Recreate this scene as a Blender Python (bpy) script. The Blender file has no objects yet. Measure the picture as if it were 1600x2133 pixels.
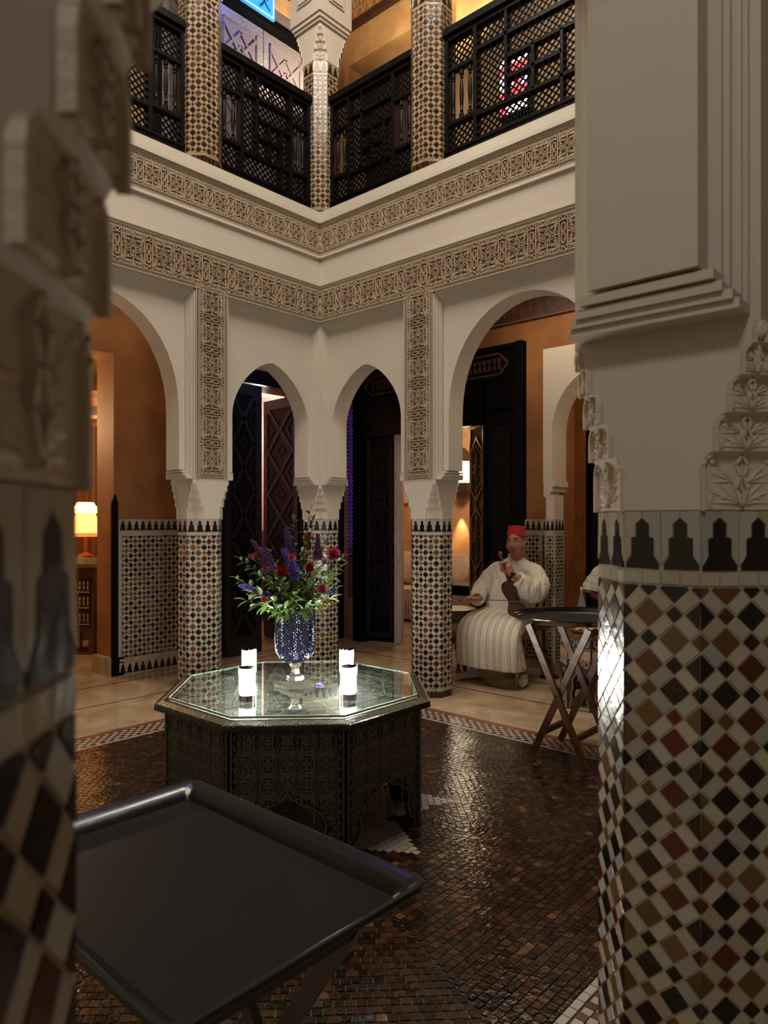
import bpy, math, random
from mathutils import Vector, Matrix, noise
random.seed(7)
S = bpy.context.scene
COL = S.collection
PI = math.pi
def R(d): return math.radians(d)

# ------------------------------------------------------------------ camera
CAM = Vector((2.777, -2.399, 1.45)); YAW = R(42.14)
cd = bpy.data.cameras.new('camera'); cam = bpy.data.objects.new('camera', cd); COL.objects.link(cam)
cam.location = CAM; cam.rotation_euler = (R(90), 0, YAW)
cd.sensor_fit = 'VERTICAL'; cd.sensor_height = 36; cd.lens = 1478/2133*36; cd.shift_y = 0.00914
cd.clip_start = 0.05; cd.clip_end = 100
cd.dof.use_dof = True; cd.dof.focus_distance = 3.2; cd.dof.aperture_fstop = 5.6
S.camera = cam
FW = Vector((-math.sin(YAW), math.cos(YAW), 0)); RT = Vector((math.cos(YAW), math.sin(YAW), 0))
def P(u, v, Y):
    "point of the place measured on the photograph, at depth Y metres from the camera"
    return CAM + FW*Y + RT*((u-800)/1478*Y) + Vector((0, 0, (1086-v)/1478*Y))
def proj(p):
    d = Vector(p)-CAM; Y = d.dot(FW)
    if Y < .05: return None
    return 800+1478*d.dot(RT)/Y, 1086-1478*d.z/Y, Y

# ------------------------------------------------------------------ world, lights, exposure
w = bpy.data.worlds.new('night'); S.world = w; w.use_nodes = True
bg = w.node_tree.nodes['Background']; bg.inputs[0].default_value = (.9, .75, .58, 1); bg.inputs[1].default_value = .018
S.view_settings.view_transform = 'Standard'; S.view_settings.look = 'None'
S.view_settings.exposure = 1.15; S.view_settings.gamma = 1.0; S.view_settings.use_curve_mapping = False
def light(name, kind, loc, power, color, size=.1, aim=None, spot=None, sizey=None):
    l = bpy.data.lights.new(name, kind); l.energy = power; l.color = color
    if kind == 'AREA':
        l.size = size
        if sizey: l.shape = 'RECTANGLE'; l.size_y = sizey
    else: l.shadow_soft_size = size
    if kind == 'SPOT': l.spot_size = R(spot or 60); l.spot_blend = .6
    o = bpy.data.objects.new(name, l); COL.objects.link(o); o.location = loc
    if aim is not None: o.rotation_euler = (Vector(aim)-Vector(loc)).to_track_quat('-Z', 'Y').to_euler()
    return o
WARM = (1, .80, .58); ORANGE = (1, .62, .30)
light('courtyard_light', 'AREA', (0, 0, 7.9), 165, (1, .88, .74), 2.6)
light('gallery_fill_north', 'AREA', (-.2, 3.05, 3.72), 9, WARM, 1.6, sizey=.3)  # added fill under the north gallery ceiling, no fixture modelled
light('gallery_fill_west', 'AREA', (-3.0, .4, 3.72), 3, WARM, .3, sizey=1.6)  # added fill for the west walk, not a fixture
light('gallery_fill_east', 'AREA', (3.0, -3.2, 3.75), 9.5, (1, .96, .86), .5, (2.4, -1.2, 2.7))  # added unseen fill that brightens the near right column
light('library_light', 'POINT', (-4.9, .45, 2.5), 42, ORANGE, .12)
light('salon_light', 'POINT', (-3.0, 5.1, 2.6), 24, (1, .68, .38), .12)
light('east_salon_light', 'POINT', (.35, 4.9, 2.6), 26, (1, .70, .42), .12)
light('pink_room_light', 'POINT', (-5.0, 3.72, 2.7), 30, (1, .80, .74), .1)
light('upper_north_light', 'SPOT', (-1.5, 2.75, 6.2), 90, (1, .76, .46), .05, (-2.0, 3.85, 7.6), 85)
light('upper_east_light', 'SPOT', (.4, 2.7, 6.2), 9, (1, .72, .42), .05, (.6, 3.85, 7.2), 80)
light('upper_west_light', 'SPOT', (-2.75, 3.2, 6.2), 85, (1, .82, .62), .03, (-3.6, 2.7, 7.1), 100)
q_ = P(950, 1086, 5.3); light('courtyard_spot', 'SPOT', (q_.x, q_.y, 7.6), 130, (1, .95, .86), .10, (0, .4, 0), 46)
light('blue_upper_light', 'SPOT', (-2.9, 1.6, 7.6), 45, (.15, .25, 1), .05, (-3.56, 2.1, 6.6), 60)
light('blue_tray_spot', 'SPOT', (-2.2, .6, 6.9), 40, (.12, .22, 1), .12, (1.6, -1.6, .8), 14)
light('blue_spot', 'SPOT', (-3.15, 1.95, 3.65), 34, (.25, .36, 1), .04, (-3.95, 3.2, 1.9), 50)
# ------------------------------------------------------------------ materials
def newmat(name):
    m = bpy.data.materials.new(name); m.use_nodes = True
    return m, m.node_tree.nodes, m.node_tree.links, m.node_tree.nodes['Principled BSDF']
def mat(name, col, rough=.6, metal=0, bump=0, bscale=30, var=0, vscale=3, emis=None, estr=0, spec=None, coat=0, trans=0, ior=None):
    m, N, L, b = newmat(name)
    b.inputs['Base Color'].default_value = (*col, 1); b.inputs['Roughness'].default_value = rough
    b.inputs['Metallic'].default_value = metal
    if coat: b.inputs['Coat Weight'].default_value = coat; b.inputs['Coat Roughness'].default_value = .08
    if trans: b.inputs['Transmission Weight'].default_value = trans
    if ior: b.inputs['IOR'].default_value = ior
    if spec is not None: b.inputs['Specular IOR Level'].default_value = spec
    if emis: b.inputs['Emission Color'].default_value = (*emis, 1); b.inputs['Emission Strength'].default_value = estr
    if var or bump:
        tc = N.new('ShaderNodeTexCoord')
    if var:
        n = N.new('ShaderNodeTexNoise'); n.inputs['Scale'].default_value = vscale; n.inputs['Detail'].default_value = 6
        L.new(tc.outputs['Object'], n.inputs['Vector'])
        r = N.new('ShaderNodeValToRGB'); r.color_ramp.elements[0].position = .3; r.color_ramp.elements[1].position = .7
        r.color_ramp.elements[0].color = (*[c*(1-var) for c in col], 1); r.color_ramp.elements[1].color = (*[min(1, c*(1+var)) for c in col], 1)
        L.new(n.outputs[0], r.inputs[0]); L.new(r.outputs[0], b.inputs['Base Color'])
    if bump:
        n = N.new('ShaderNodeTexNoise'); n.inputs['Scale'].default_value = bscale; n.inputs['Detail'].default_value = 5
        L.new(tc.outputs['Object'], n.inputs['Vector'])
        bm = N.new('ShaderNodeBump'); bm.inputs['Strength'].default_value = bump; bm.inputs['Distance'].default_value = .01
        L.new(n.outputs[0], bm.inputs['Height']); L.new(bm.outputs[0], b.inputs['Normal'])
    return m
def randmat(name, cols, rough=.18, bump=.25, bscale=60, coat=0, rvar=0):
    "glazed pieces: the colour is picked per piece"
    m, N, L, b = newmat(name)
    oi = N.new('ShaderNodeObjectInfo'); g = N.new('ShaderNodeNewGeometry')
    ad = N.new('ShaderNodeMath'); ad.operation = 'ADD'; L.new(oi.outputs['Random'], ad.inputs[0]); L.new(g.outputs['Random Per Island'], ad.inputs[1])
    fr = N.new('ShaderNodeMath'); fr.operation = 'FRACT'; L.new(ad.outputs[0], fr.inputs[0])
    r = N.new('ShaderNodeValToRGB'); r.color_ramp.interpolation = 'CONSTANT'; e = r.color_ramp.elements
    tot = sum(c[0] for c in cols); pos = 0
    for i, (wt, c) in enumerate(cols):
        el = e[0] if i == 0 else e.new(pos/tot)
        el.position = pos/tot; el.color = (*c, 1); pos += wt
    if len(e) > len(cols): e.remove(e[len(e)-1])
    L.new(fr.outputs[0], r.inputs[0]); L.new(r.outputs[0], b.inputs['Base Color'])
    b.inputs['Roughness'].default_value = rough
    tc = N.new('ShaderNodeTexCoord'); n = N.new('ShaderNodeTexNoise'); n.inputs['Scale'].default_value = bscale; n.inputs['Detail'].default_value = 3
    L.new(g.outputs['Position'], n.inputs['Vector'])
    bm = N.new('ShaderNodeBump'); bm.inputs['Strength'].default_value = bump; bm.inputs['Distance'].default_value = .004
    L.new(n.outputs[0], bm.inputs['Height']); L.new(bm.outputs[0], b.inputs['Normal'])
    return m
M = {}
M['plaster'] = mat('plaster', (.54, .49, .415), .75, bump=.12, bscale=12, var=.05, vscale=1.5)
M['plaster_cut'] = mat('carved_plaster', (.58, .51, .42), .8, bump=.35, bscale=60)
M['strap'] = mat('carved_strapwork', (.50, .41, .295), .75)
M['ground'] = mat('brown_stucco_ground', (.15, .085, .045), .9)
M['grout'] = mat('grout', (.38, .32, .245), .9, bump=.4, bscale=90)
M['tile_dark'] = randmat('dark_glazed_tile', [(3, (.004, .003, .002)), (2, (.016, .005, .003)), (2.2, (.11, .052, .013)), (1.6, (.075, .012, .008)), (1.2, (.14, .075, .022)), (1, (.03, .014, .005)), (.6, (.10, .010, .010)), (2, (.009, .006, .005))])
M['tile_white'] = randmat('cream_glazed_tile', [(2, (.45, .41, .32)), (2, (.40, .365, .30)), (1, (.37, .32, .24)), (1, (.42, .41, .36)), (1, (.33, .33, .30))])
M['tile_tan'] = randmat('tan_glazed_tile', [(2, (.34, .25, .15)), (2, (.28, .20, .12)), (1, (.31, .26, .18))])
M['tile_brown'] = randmat('brown_glazed_tile', [(2, (.022, .007, .005)), (2, (.045, .015, .008)), (1.4, (.085, .034, .012)), (1, (.012, .005, .004))])
M['merlon'] = randmat('merlon_tile', [(3, (.006, .003, .002)), (1, (.020, .006, .004)), (2, (.004, .002, .002))])
M['skirt'] = randmat('brown_skirting_tile', [(1, (.035, .012, .007)), (1, (.05, .02, .010)), (1, (.02, .008, .005))])
M['floor_tile'] = randmat('brown_mosaic_tile', [(2, (.022, .010, .005)), (2, (.034, .014, .006)), (2, (.014, .007, .004)), (1, (.048, .021, .009)), (.2, (.10, .05, .025)), (1.5, (.009, .005, .004))], rough=.15, bump=.55, bscale=45)
M['floor_white'] = randmat('white_mosaic_tile', [(1, (.30, .26, .21)), (1, (.25, .22, .18)), (1, (.28, .26, .23))], rough=.3, bump=.4)
M['floor_grout'] = mat('floor_grout', (.055, .038, .022), .8, bump=.4, bscale=80)
M['check_dark'] = mat('dark_check_tile', (.07, .02, .015), .25)
M['red_strip'] = mat('red_brown_marble', (.16, .055, .03), .2, var=.2, vscale=8)
def marble():
    m, N, L, b = newmat('beige_marble')
    tc = N.new('ShaderNodeTexCoord'); n = N.new('ShaderNodeTexNoise'); n.inputs['Scale'].default_value = 1.6; n.inputs['Detail'].default_value = 9; n.inputs['Distortion'].default_value = 1.8
    L.new(N.new('ShaderNodeNewGeometry').outputs['Position'], n.inputs['Vector'])
    r = N.new('ShaderNodeValToRGB'); r.color_ramp.elements[0].position = .35; r.color_ramp.elements[1].position = .68
    r.color_ramp.elements[0].color = (.25, .17, .10, 1); r.color_ramp.elements[1].color = (.44, .34, .22, 1)
    L.new(n.outputs[0], r.inputs[0]); L.new(r.outputs[0], b.inputs['Base Color']); b.inputs['Roughness'].default_value = .12
    return m
M['marble'] = marble()
M['orange'] = mat('orange_tadelakt', (.29, .115, .034), .7, bump=.1, bscale=8, var=.3, vscale=2.5)
M['gold'] = mat('ochre_tadelakt', (.55, .34, .15), .7, bump=.1, bscale=8, var=.28, vscale=3)
M['pink'] = mat('pink_wall', (.62, .40, .35), .7, var=.06)
M['redwall'] = mat('deep_red_wall', (.12, .035, .045), .6)
M['black'] = mat('black_lacquer_wood', (.0025, .0025, .003), .36, spec=.15, bump=.2, bscale=50)
M['blackcarve'] = mat('black_carved_wood', (.008, .008, .010), .4, spec=.3, bump=.8, bscale=45)
M['darkwood'] = mat('dark_cedar', (.035, .017, .009), .4, bump=.3, bscale=40, var=.3)
M['walnut'] = mat('walnut', (.085, .036, .014), .35, bump=.3, bscale=25, var=.35, vscale=14)
M['wood'] = mat('light_beech', (.40, .20, .08), .4, var=.15, vscale=9)
M['cedar'] = mat('painted_cedar', (.06, .022, .013), .5, bump=.3, bscale=30, var=.4, vscale=9)
M['silver'] = mat('lit_hammered_metal', (.55, .55, .55), .42, metal=.5, bump=1.0, bscale=55)  # tone raised to stand in for lamp light on the leaf edge
M['doormetal'] = mat('embossed_door_metal', (.34, .31, .30), .36, metal=.6, bump=1.0, bscale=70)
M['doorpanel'] = mat('grey_lacquer_panel', (.16, .13, .13), .33, bump=.1)
M['bronze'] = mat('aged_bronze', (.018, .017, .011), .5, metal=.4, bump=1.0, bscale=75, var=.3, vscale=20)
M['bronze_rim'] = mat('dark_bronze_rim', (.055, .05, .033), .32, metal=.5, bump=.4, bscale=60)
M['bronze_hi'] = mat('pale_bronze', (.15, .14, .095), .36, metal=.4, bump=.5, bscale=90)  # paler bronze for the raised tracery
M['tray'] = mat('dark_tray', (.0055, .0053, .0045), .5, spec=.10, bump=.06, bscale=8, var=.2, vscale=4)
M['trayrim'] = mat('tray_rim', (.006, .006, .0065), .2, spec=.35, bump=.1, bscale=10)
M['blackgloss'] = mat('black_gloss', (.005, .005, .006), .22, spec=.3)
M['skin'] = mat('skin', (.34, .15, .085), .5, bump=.1, bscale=60, var=.1, vscale=12)
M['skin2'] = mat('skin_dark', (.20, .085, .05), .5)
M['hair'] = mat('grey_hair', (.22, .17, .13), .9, bump=.8, bscale=200)
M['brow'] = mat('dark_brow', (.018, .010, .007), .8)
M['lip'] = mat('lip', (.17, .05, .035), .5)
M['eye'] = mat('eye_white', (.45, .38, .32), .3)
M['iris'] = mat('iris', (.015, .008, .005), .2)
M['fez'] = mat('red_felt', (.42, .012, .022), .8, bump=.2, bscale=150)
M['violin'] = mat('violin_varnish', (.045, .011, .005), .22, coat=.4, var=.3, vscale=8)
M['scroll'] = mat('violin_scroll', (.12, .045, .018), .3)
M['ebony'] = mat('ebony', (.008, .007, .007), .3)
M['white_cloth'] = mat('white_cotton', (.62, .56, .46), .85, bump=.3, bscale=14)
def cotton():
    m, N, L, b = newmat('creased_cotton'); b.inputs['Base Color'].default_value = (.62, .57, .48, 1); b.inputs['Roughness'].default_value = .9
    tc = N.new('ShaderNodeTexCoord'); mp = N.new('ShaderNodeMapping'); mp.inputs['Scale'].default_value = (1, 1, .28); L.new(tc.outputs['Object'], mp.inputs[0])
    n = N.new('ShaderNodeTexNoise'); n.inputs['Scale'].default_value = 13; n.inputs['Detail'].default_value = 3; n.inputs['Distortion'].default_value = 1.2; L.new(mp.outputs[0], n.inputs['Vector'])
    bm = N.new('ShaderNodeBump'); bm.inputs['Strength'].default_value = .9; bm.inputs['Distance'].default_value = .05; L.new(n.outputs[0], bm.inputs['Height']); L.new(bm.outputs[0], b.inputs['Normal']); return m
M['cotton'] = cotton()
M['sock'] = mat('white_sock', (.42, .38, .33), .85)
M['sconce'] = mat('dull_brass', (.10, .07, .04), .4, metal=.5)
M['slipper'] = mat('cream_leather', (.58, .50, .38), .5)
M['cushion'] = mat('cream_damask', (.50, .42, .28), .85, bump=.5, bscale=18, var=.18, vscale=14)
M['leather'] = mat('brown_leather', (.07, .04, .02), .45)
M['curtain'] = mat('brown_curtain', (.16, .06, .022), .7)
M['picture'] = mat('ivory_picture', (.66, .60, .46), .6, var=.06)
M['clearbase'] = mat('crystal', (.55, .54, .42), .05, trans=.92, ior=1.5)
M['vase'] = mat('cut_blue_crystal', (.004, .004, .012), .07, metal=.0, spec=.7)
M['lamp_white'] = mat('lamp_shade_lit', (1, 1, 1), .5, emis=(1, .97, .88), estr=90)
M['chrome'] = mat('chrome', (.55, .55, .52), .12, metal=1)
M['bottle_glass'] = mat('bottle_glass', (.8, .85, .85), .05, trans=.85, ior=1.3)
def stripes():
    m, N, L, b = newmat('striped_robe_cloth')
    tc = N.new('ShaderNodeTexCoord'); sp = N.new('ShaderNodeSeparateXYZ'); L.new(tc.outputs['UV'], sp.inputs[0])
    def band(scale, ph):
        a = N.new('ShaderNodeMath'); a.operation = 'MULTIPLY_ADD'; L.new(sp.outputs[0], a.inputs[0]); a.inputs[1].default_value = scale; a.inputs[2].default_value = ph
        s = N.new('ShaderNodeMath'); s.operation = 'SINE'; L.new(a.outputs[0], s.inputs[0]); return s
    a, c = band(150, 0), band(47, 1.3)
    ad = N.new('ShaderNodeMath'); ad.operation = 'ADD'; L.new(a.outputs[0], ad.inputs[0]); L.new(c.outputs[0], ad.inputs[1])
    r = N.new('ShaderNodeValToRGB'); r.color_ramp.interpolation = 'LINEAR'
    r.color_ramp.elements[0].position = .42; r.color_ramp.elements[0].color = (.60, .53, .42, 1)
    r.color_ramp.elements[1].position = .56; r.color_ramp.elements[1].color = (.36, .32, .27, 1)
    L.new(ad.outputs[0], r.inputs[0]); L.new(r.outputs[0], b.inputs['Base Color']); b.inputs['Roughness'].default_value = .85
    mp = N.new('ShaderNodeMapping'); mp.inputs['Scale'].default_value = (1, .5, .22); L.new(tc.outputs['Object'], mp.inputs[0])
    n = N.new('ShaderNodeTexNoise'); n.inputs['Scale'].default_value = 11; n.inputs['Detail'].default_value = 2; L.new(mp.outputs[0], n.inputs['Vector'])
    bm = N.new('ShaderNodeBump'); bm.inputs['Strength'].default_value = .7; bm.inputs['Distance'].default_value = .05; L.new(n.outputs[0], bm.inputs['Height']); L.new(bm.outputs[0], b.inputs['Normal'])
    return m
M['stripe'] = stripes()
def thinglass(name, tint=(1, 1, 1), rough=.0, f=1.0):
    m = bpy.data.materials.new(name); m.use_nodes = True; N = m.node_tree.nodes; L = m.node_tree.links; N.clear()
    o = N.new('ShaderNodeOutputMaterial'); mx = N.new('ShaderNodeMixShader'); t = N.new('ShaderNodeBsdfTransparent'); g = N.new('ShaderNodeBsdfGlossy')
    fr = N.new('ShaderNodeFresnel'); fr.inputs[0].default_value = 1.55
    ml = N.new('ShaderNodeMath'); ml.operation = 'MULTIPLY'; ml.inputs[1].default_value = f; ml.use_clamp = True
    t.inputs[0].default_value = (*tint, 1); g.inputs['Roughness'].default_value = rough
    ge = N.new('ShaderNodeNewGeometry'); inv = N.new('ShaderNodeMath'); inv.operation = 'SUBTRACT'; inv.inputs[0].default_value = 1; L.new(ge.outputs['Backfacing'], inv.inputs[1])
    m2 = N.new('ShaderNodeMath'); m2.operation = 'MULTIPLY'; L.new(fr.outputs[0], ml.inputs[0]); L.new(ml.outputs[0], m2.inputs[0]); L.new(inv.outputs[0], m2.inputs[1]); L.new(m2.outputs[0], mx.inputs[0]); L.new(t.outputs[0], mx.inputs[1]); L.new(g.outputs[0], mx.inputs[2]); L.new(mx.outputs[0], o.inputs[0])
    return m
M['sheetglass'] = thinglass('sheet_glass', (.96, .985, .97), .01, 2.4)
M['glassedge'] = mat('glass_edge', (.42, .55, .46), .12, spec=1)
def leafmat(name, col, rough=.4):
    m = randmat(name, [(1, col), (1, tuple(c*.7 for c in col)), (1, tuple(c*1.25 for c in col))], rough=rough, bump=.1)
    return m
M['leaf'] = leafmat('leaf_green', (.12, .22, .05))
M['leaf2'] = leafmat('leaf_dark', (.05, .10, .028))
M['purple'] = leafmat('petal_purple', (.12, .045, .20), .7)
M['blue'] = leafmat('petal_violet', (.11, .075, .42), .7)
M['pinkp'] = leafmat('petal_pink', (.62, .13, .24), .7)
M['coral'] = leafmat('petal_coral', (.50, .15, .09), .7)
M['redp'] = leafmat('petal_red', (.30, .02, .02), .7)
M['yellow'] = leafmat('petal_yellow', (.60, .45, .05), .7)
M['whitep'] = leafmat('petal_white', (.50, .48, .46), .7)

# ------------------------------------------------------------------ mesh helpers
class MB:
    def __init__(s): s.v = []; s.f = []; s.m = []; s.T = None; s.uv = {}
    def pt(s, p):
        p = Vector(p)
        s.v.append(tuple(s.T @ p) if s.T is not None else tuple(p)); return len(s.v)-1
    def face(s, idx, mi=0): s.f.append(tuple(idx)); s.m.append(mi)
    def add(s, vs, fs, mi=0):
        o = len(s.v)
        if s.T is not None and s.T.determinant() < 0: fs = [f[::-1] for f in fs]
        for p in vs: s.pt(p)
        for f in fs: s.face([o+i for i in f], mi)
    def box(s, x0, x1, y0, y1, z0, z1, mi=0):
        x0, x1 = sorted((x0, x1)); y0, y1 = sorted((y0, y1)); z0, z1 = sorted((z0, z1))
        s.add([(x0,y0,z0),(x1,y0,z0),(x1,y1,z0),(x0,y1,z0),(x0,y0,z1),(x1,y0,z1),(x1,y1,z1),(x0,y1,z1)],
              [(0,3,2,1),(4,5,6,7),(0,1,5,4),(1,2,6,5),(2,3,7,6),(3,0,4,7)], mi)
    def prism(s, poly, z0, z1, mi=0, axis='z', top=None):
        "poly in the plane; top = optional second polygon (same count)"
        n = len(poly); top = top or poly
        def m3(p, h):
            return (p[0], p[1], h) if axis == 'z' else ((p[0], h, p[1]) if axis == 'y' else (h, p[0], p[1]))
        vs = [m3(p, z0) for p in poly]+[m3(p, z1) for p in top]
        fs = [tuple(range(n))[::-1], tuple(range(n, 2*n))]+[(i, (i+1) % n, n+(i+1) % n, n+i) for i in range(n)]
        if axis == 'y': fs = [f[::-1] for f in fs]
        s.add(vs, fs, mi)
    def lathe(s, prof, n=24, c=(0, 0, 0), mi=0, cap=True, a0=0):
        vs = []
        for r, z in prof:
            for i in range(n):
                a = a0+2*PI*i/n; vs.append((c[0]+r*math.cos(a), c[1]+r*math.sin(a), c[2]+z))
        fs = []
        for j in range(len(prof)-1):
            for i in range(n):
                k = (i+1) % n; fs.append((j*n+i, j*n+k, (j+1)*n+k, (j+1)*n+i))
        if cap: fs.append(tuple(range(n))[::-1]); fs.append(tuple(range((len(prof)-1)*n, len(prof)*n)))
        s.add(vs, fs, mi)
    def loft(s, rings, mi=0, cap=True, closed=True):
        n = len(rings[0]); vs = [p for r in rings for p in r]; fs = []
        for j in range(len(rings)-1):
            for i in range(n if closed else n-1):
                k = (i+1) % n; fs.append((j*n+i, j*n+k, (j+1)*n+k, (j+1)*n+i))
        if cap and closed: fs.append(tuple(range(n))[::-1]); fs.append(tuple(range((len(rings)-1)*n, len(rings)*n)))
        s.add(vs, fs, mi)
    def tube(s, pts, r, n=8, mi=0, flat=1.0, up=(0, 0, 1)):
        pts = [Vector(p) for p in pts]; rr = r if isinstance(r, (list, tuple)) else [r]*len(pts)
        rings = []; prev = None
        for i, p in enumerate(pts):
            t = (pts[min(i+1, len(pts)-1)]-pts[max(i-1, 0)]).normalized()
            u = prev if prev is not None else Vector(up)
            a = u-t*u.dot(t)
            if a.length < 1e-4: a = Vector((1, 0, 0))-t*t.x
            a.normalize(); b = t.cross(a); prev = a
            rings.append([p+(a*math.cos(2*PI*k/n)*flat+b*math.sin(2*PI*k/n))*rr[i] for k in range(n)])
        s.loft(rings, mi)
    def ball(s, c, r, n=10, mi=0, sc=(1, 1, 1)):
        m = n//2+1; rings = []
        for j in range(1, m):
            a = PI*j/m-PI/2
            rings.append([(c[0]+r*sc[0]*math.cos(a)*math.cos(2*PI*k/n), c[1]+r*sc[1]*math.cos(a)*math.sin(2*PI*k/n), c[2]+r*sc[2]*math.sin(a)) for k in range(n)])
        s.loft(rings, mi)
    def strip(s, pts, wd, h0, h1, f3, mi=0, closed=False):
        "raised ribbon along 2-D points; f3 maps (x, y, height) to 3-D"
        k = len(pts)
        rng = range(k if closed else k-1)
        for i in rng:
            a, b = pts[i], pts[(i+1) % k]; dx, dy = b[0]-a[0], b[1]-a[1]; l = math.hypot(dx, dy)
            if l < 1e-6: continue
            nx, ny = -dy/l*wd/2, dx/l*wd/2; ex, ey = dx/l*wd*.3, dy/l*wd*.3
            q = [(a[0]+nx-ex, a[1]+ny-ey), (a[0]-nx-ex, a[1]-ny-ey), (b[0]-nx+ex, b[1]-ny+ey), (b[0]+nx+ex, b[1]+ny+ey)]
            s.add([f3(*p, h0) for p in q]+[f3(*p, h1) for p in q], [(4,5,6,7), (0,4,7,3), (1,2,6,5)], mi)
    def mesh(s, name, mats, smooth=False, ang=35):
        me = bpy.data.meshes.new(name); me.from_pydata(s.v, [], s.f)
        for m in (mats if isinstance(mats, (list, tuple)) else [mats]): me.materials.append(m)
        if any(s.m): me.polygons.foreach_set('material_index', s.m)
        if smooth:
            me.polygons.foreach_set('use_smooth', [True]*len(s.f)); me.set_sharp_from_angle(angle=R(ang))
        me.update(); return me
    def build(s, name, mats, parent=None, smooth=False, kind=None, label=None, ang=35):
        if isinstance(mats, str): mats = M[mats]
        if isinstance(mats, (list, tuple)): mats = [M[m] if isinstance(m, str) else m for m in mats]
        return put(name, s.mesh(name, mats, smooth, ang), parent, kind=kind, label=label)
def put(name, me, parent=None, loc=None, kind=None, label=None, mw=None):
    o = bpy.data.objects.new(name, me); COL.objects.link(o)
    if parent is not None: o.parent = parent
    if loc is not None: o.location = loc
    if mw is not None: o.matrix_local = mw
    if kind: o['kind'] = kind
    if label: o['label'] = label
    return o
def thing(name, label, cat, loc=(0, 0, 0), rz=0, group=None):
    o = bpy.data.objects.new(name, None); COL.objects.link(o); o.empty_display_size = .05
    o.location = loc; o.rotation_euler = (0, 0, rz); o['label'] = label; o['category'] = cat
    if group: o['group'] = group
    return o
def tag(o, label, cat, group=None):
    o['label'] = label; o['category'] = cat
    if group: o['group'] = group
    return o
def struct(name, mb, mats, smooth=False): return mb.build(name, mats, None, smooth, kind='structure')
def clip(poly, x0, x1, y0, y1):
    for ax, lim, sg in ((0, x0, 1), (0, x1, -1), (1, y0, 1), (1, y1, -1)):
        out = []
        for i, a in enumerate(poly):
            b = poly[(i+1) % len(poly)]; da = (a[ax]-lim)*sg; db = (b[ax]-lim)*sg
            if da >= 0: out.append(a)
            if da*db < 0:
                t = da/(da-db); out.append((a[0]+(b[0]-a[0])*t, a[1]+(b[1]-a[1])*t))
        poly = out
        if len(poly) < 3: return []
    return poly
def area(p): return .5*sum(p[i][0]*p[(i+1) % len(p)][1]-p[(i+1) % len(p)][0]*p[i][1] for i in range(len(p)))

# ------------------------------------------------------------------ zellige
MESHC = {}
def tile_geo(poly, h, bev=.0012):
    cx = sum(p[0] for p in poly)/len(poly); cy = sum(p[1] for p in poly)/len(poly)
    top = []
    for x, y in poly:
        d = math.hypot(x-cx, y-cy) or 1; k = max(0, 1-bev/d); top.append((cx+(x-cx)*k, cy+(y-cy)*k))
    return top
def place_tiles(parent, tiles, limit=300, minpx=9.0, name='tile', h=.0019, base=Matrix.Identity(4)):
    """tiles: list of (poly2d, matrix face frame -> thing frame, material key). The pieces that show
    largest become parts, the others one 'stuff' part per material."""
    pw = base
    cand = []
    for i, (poly, F, mk) in enumerate(tiles):
        cx = sum(p[0] for p in poly)/len(poly); cy = sum(p[1] for p in poly)/len(poly)
        c = pw @ (F @ Vector((cx, cy, 0))); nrm = (pw.to_3x3() @ F.to_3x3()) @ Vector((0, 0, 1))
        q = proj(c); d = (CAM-c)
        if q and -10 < q[0] < 1610 and -10 < q[1] < 2143 and nrm.dot(d.normalized()) > .12:
            wd = math.sqrt(abs(area(poly))) * 1.35*1478/q[2]*(.4+.6*nrm.dot(d.normalized()))
            if wd >= minpx: cand.append((wd, i))
    cand.sort(reverse=True); pick = {i for _, i in cand[:limit]}
    rest = {}
    for i, (poly, F, mk) in enumerate(tiles):
        cx = sum(p[0] for p in poly)/len(poly); cy = sum(p[1] for p in poly)/len(poly)
        rz = random.gauss(0, .02); tx, ty = random.gauss(0, .012), random.gauss(0, .012)
        J = F @ Matrix.Translation((cx, cy, random.uniform(-.0003, .0004))) @ Matrix.Rotation(rz, 4, 'Z') @ Matrix.Rotation(tx, 4, 'X') @ Matrix.Rotation(ty, 4, 'Y')
        lp = [(round(x-cx, 4), round(y-cy, 4)) for x, y in poly]
        if i in pick:
            key = (mk, tuple(lp), h)
            if key not in MESHC:
                b = MB(); b.prism(lp, -.002, h, top=tile_geo(lp, h)); MESHC[key] = b.mesh(name, [M[mk]])
            put(name, MESHC[key], parent, mw=J)
        else:
            b = rest.setdefault(mk, MB()); b.T = J; n = len(lp); top = tile_geo(lp, h)
            b.add([(x, y, 0) for x, y in lp]+[(x, y, h) for x, y in top], [tuple(range(n, 2*n))]+[(k, (k+1) % n, n+(k+1) % n, n+k) for k in range(n)])
    for mk, b in rest.items():
        b.build(name+'_field', [M[mk]], parent, kind='stuff')
def zellige(width, z0, z1, F, du, par=0, g=.0026):
    "diamond pattern of large and small coloured squares with cream bars"
    A = du*math.sqrt(2)*.615; B = du*math.sqrt(2)-A; out = []
    q = math.sqrt(.5); x0, x1 = -width/2+.0008, width/2-.0008; nc = int(round(width/du))
    def sq(cx, cz, a, b):
        a = a/2-g/2; b = b/2-g/2
        return [(cx+(px-py)*q, cz+(px+py)*q) for px, py in ((-a, -b), (a, -b), (a, b), (-a, b))]
    def emit(poly, mk):
        poly = clip(poly, x0, x1, z0, z1)
        if poly and abs(area(poly)) > 2e-5: out.append((poly, F, mk))
    nz = int((z1-z0)/(2*du))+2
    for c in range(-1, nc+2):
        for m in range(-1, nz+1):
            cx = -width/2+c*du; cz = z1-.004-(m+.5*((c+par) % 2))*2*du
            emit(sq(cx, cz, A, A), 'tile_dark'); emit(sq(cx, cz-du, B, B), 'tile_dark')
            emit(sq(cx+du/2, cz+du/2, B, A), 'tile_white'); emit(sq(cx-du/2, cz+du/2, A, B), 'tile_white')
    return out
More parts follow.
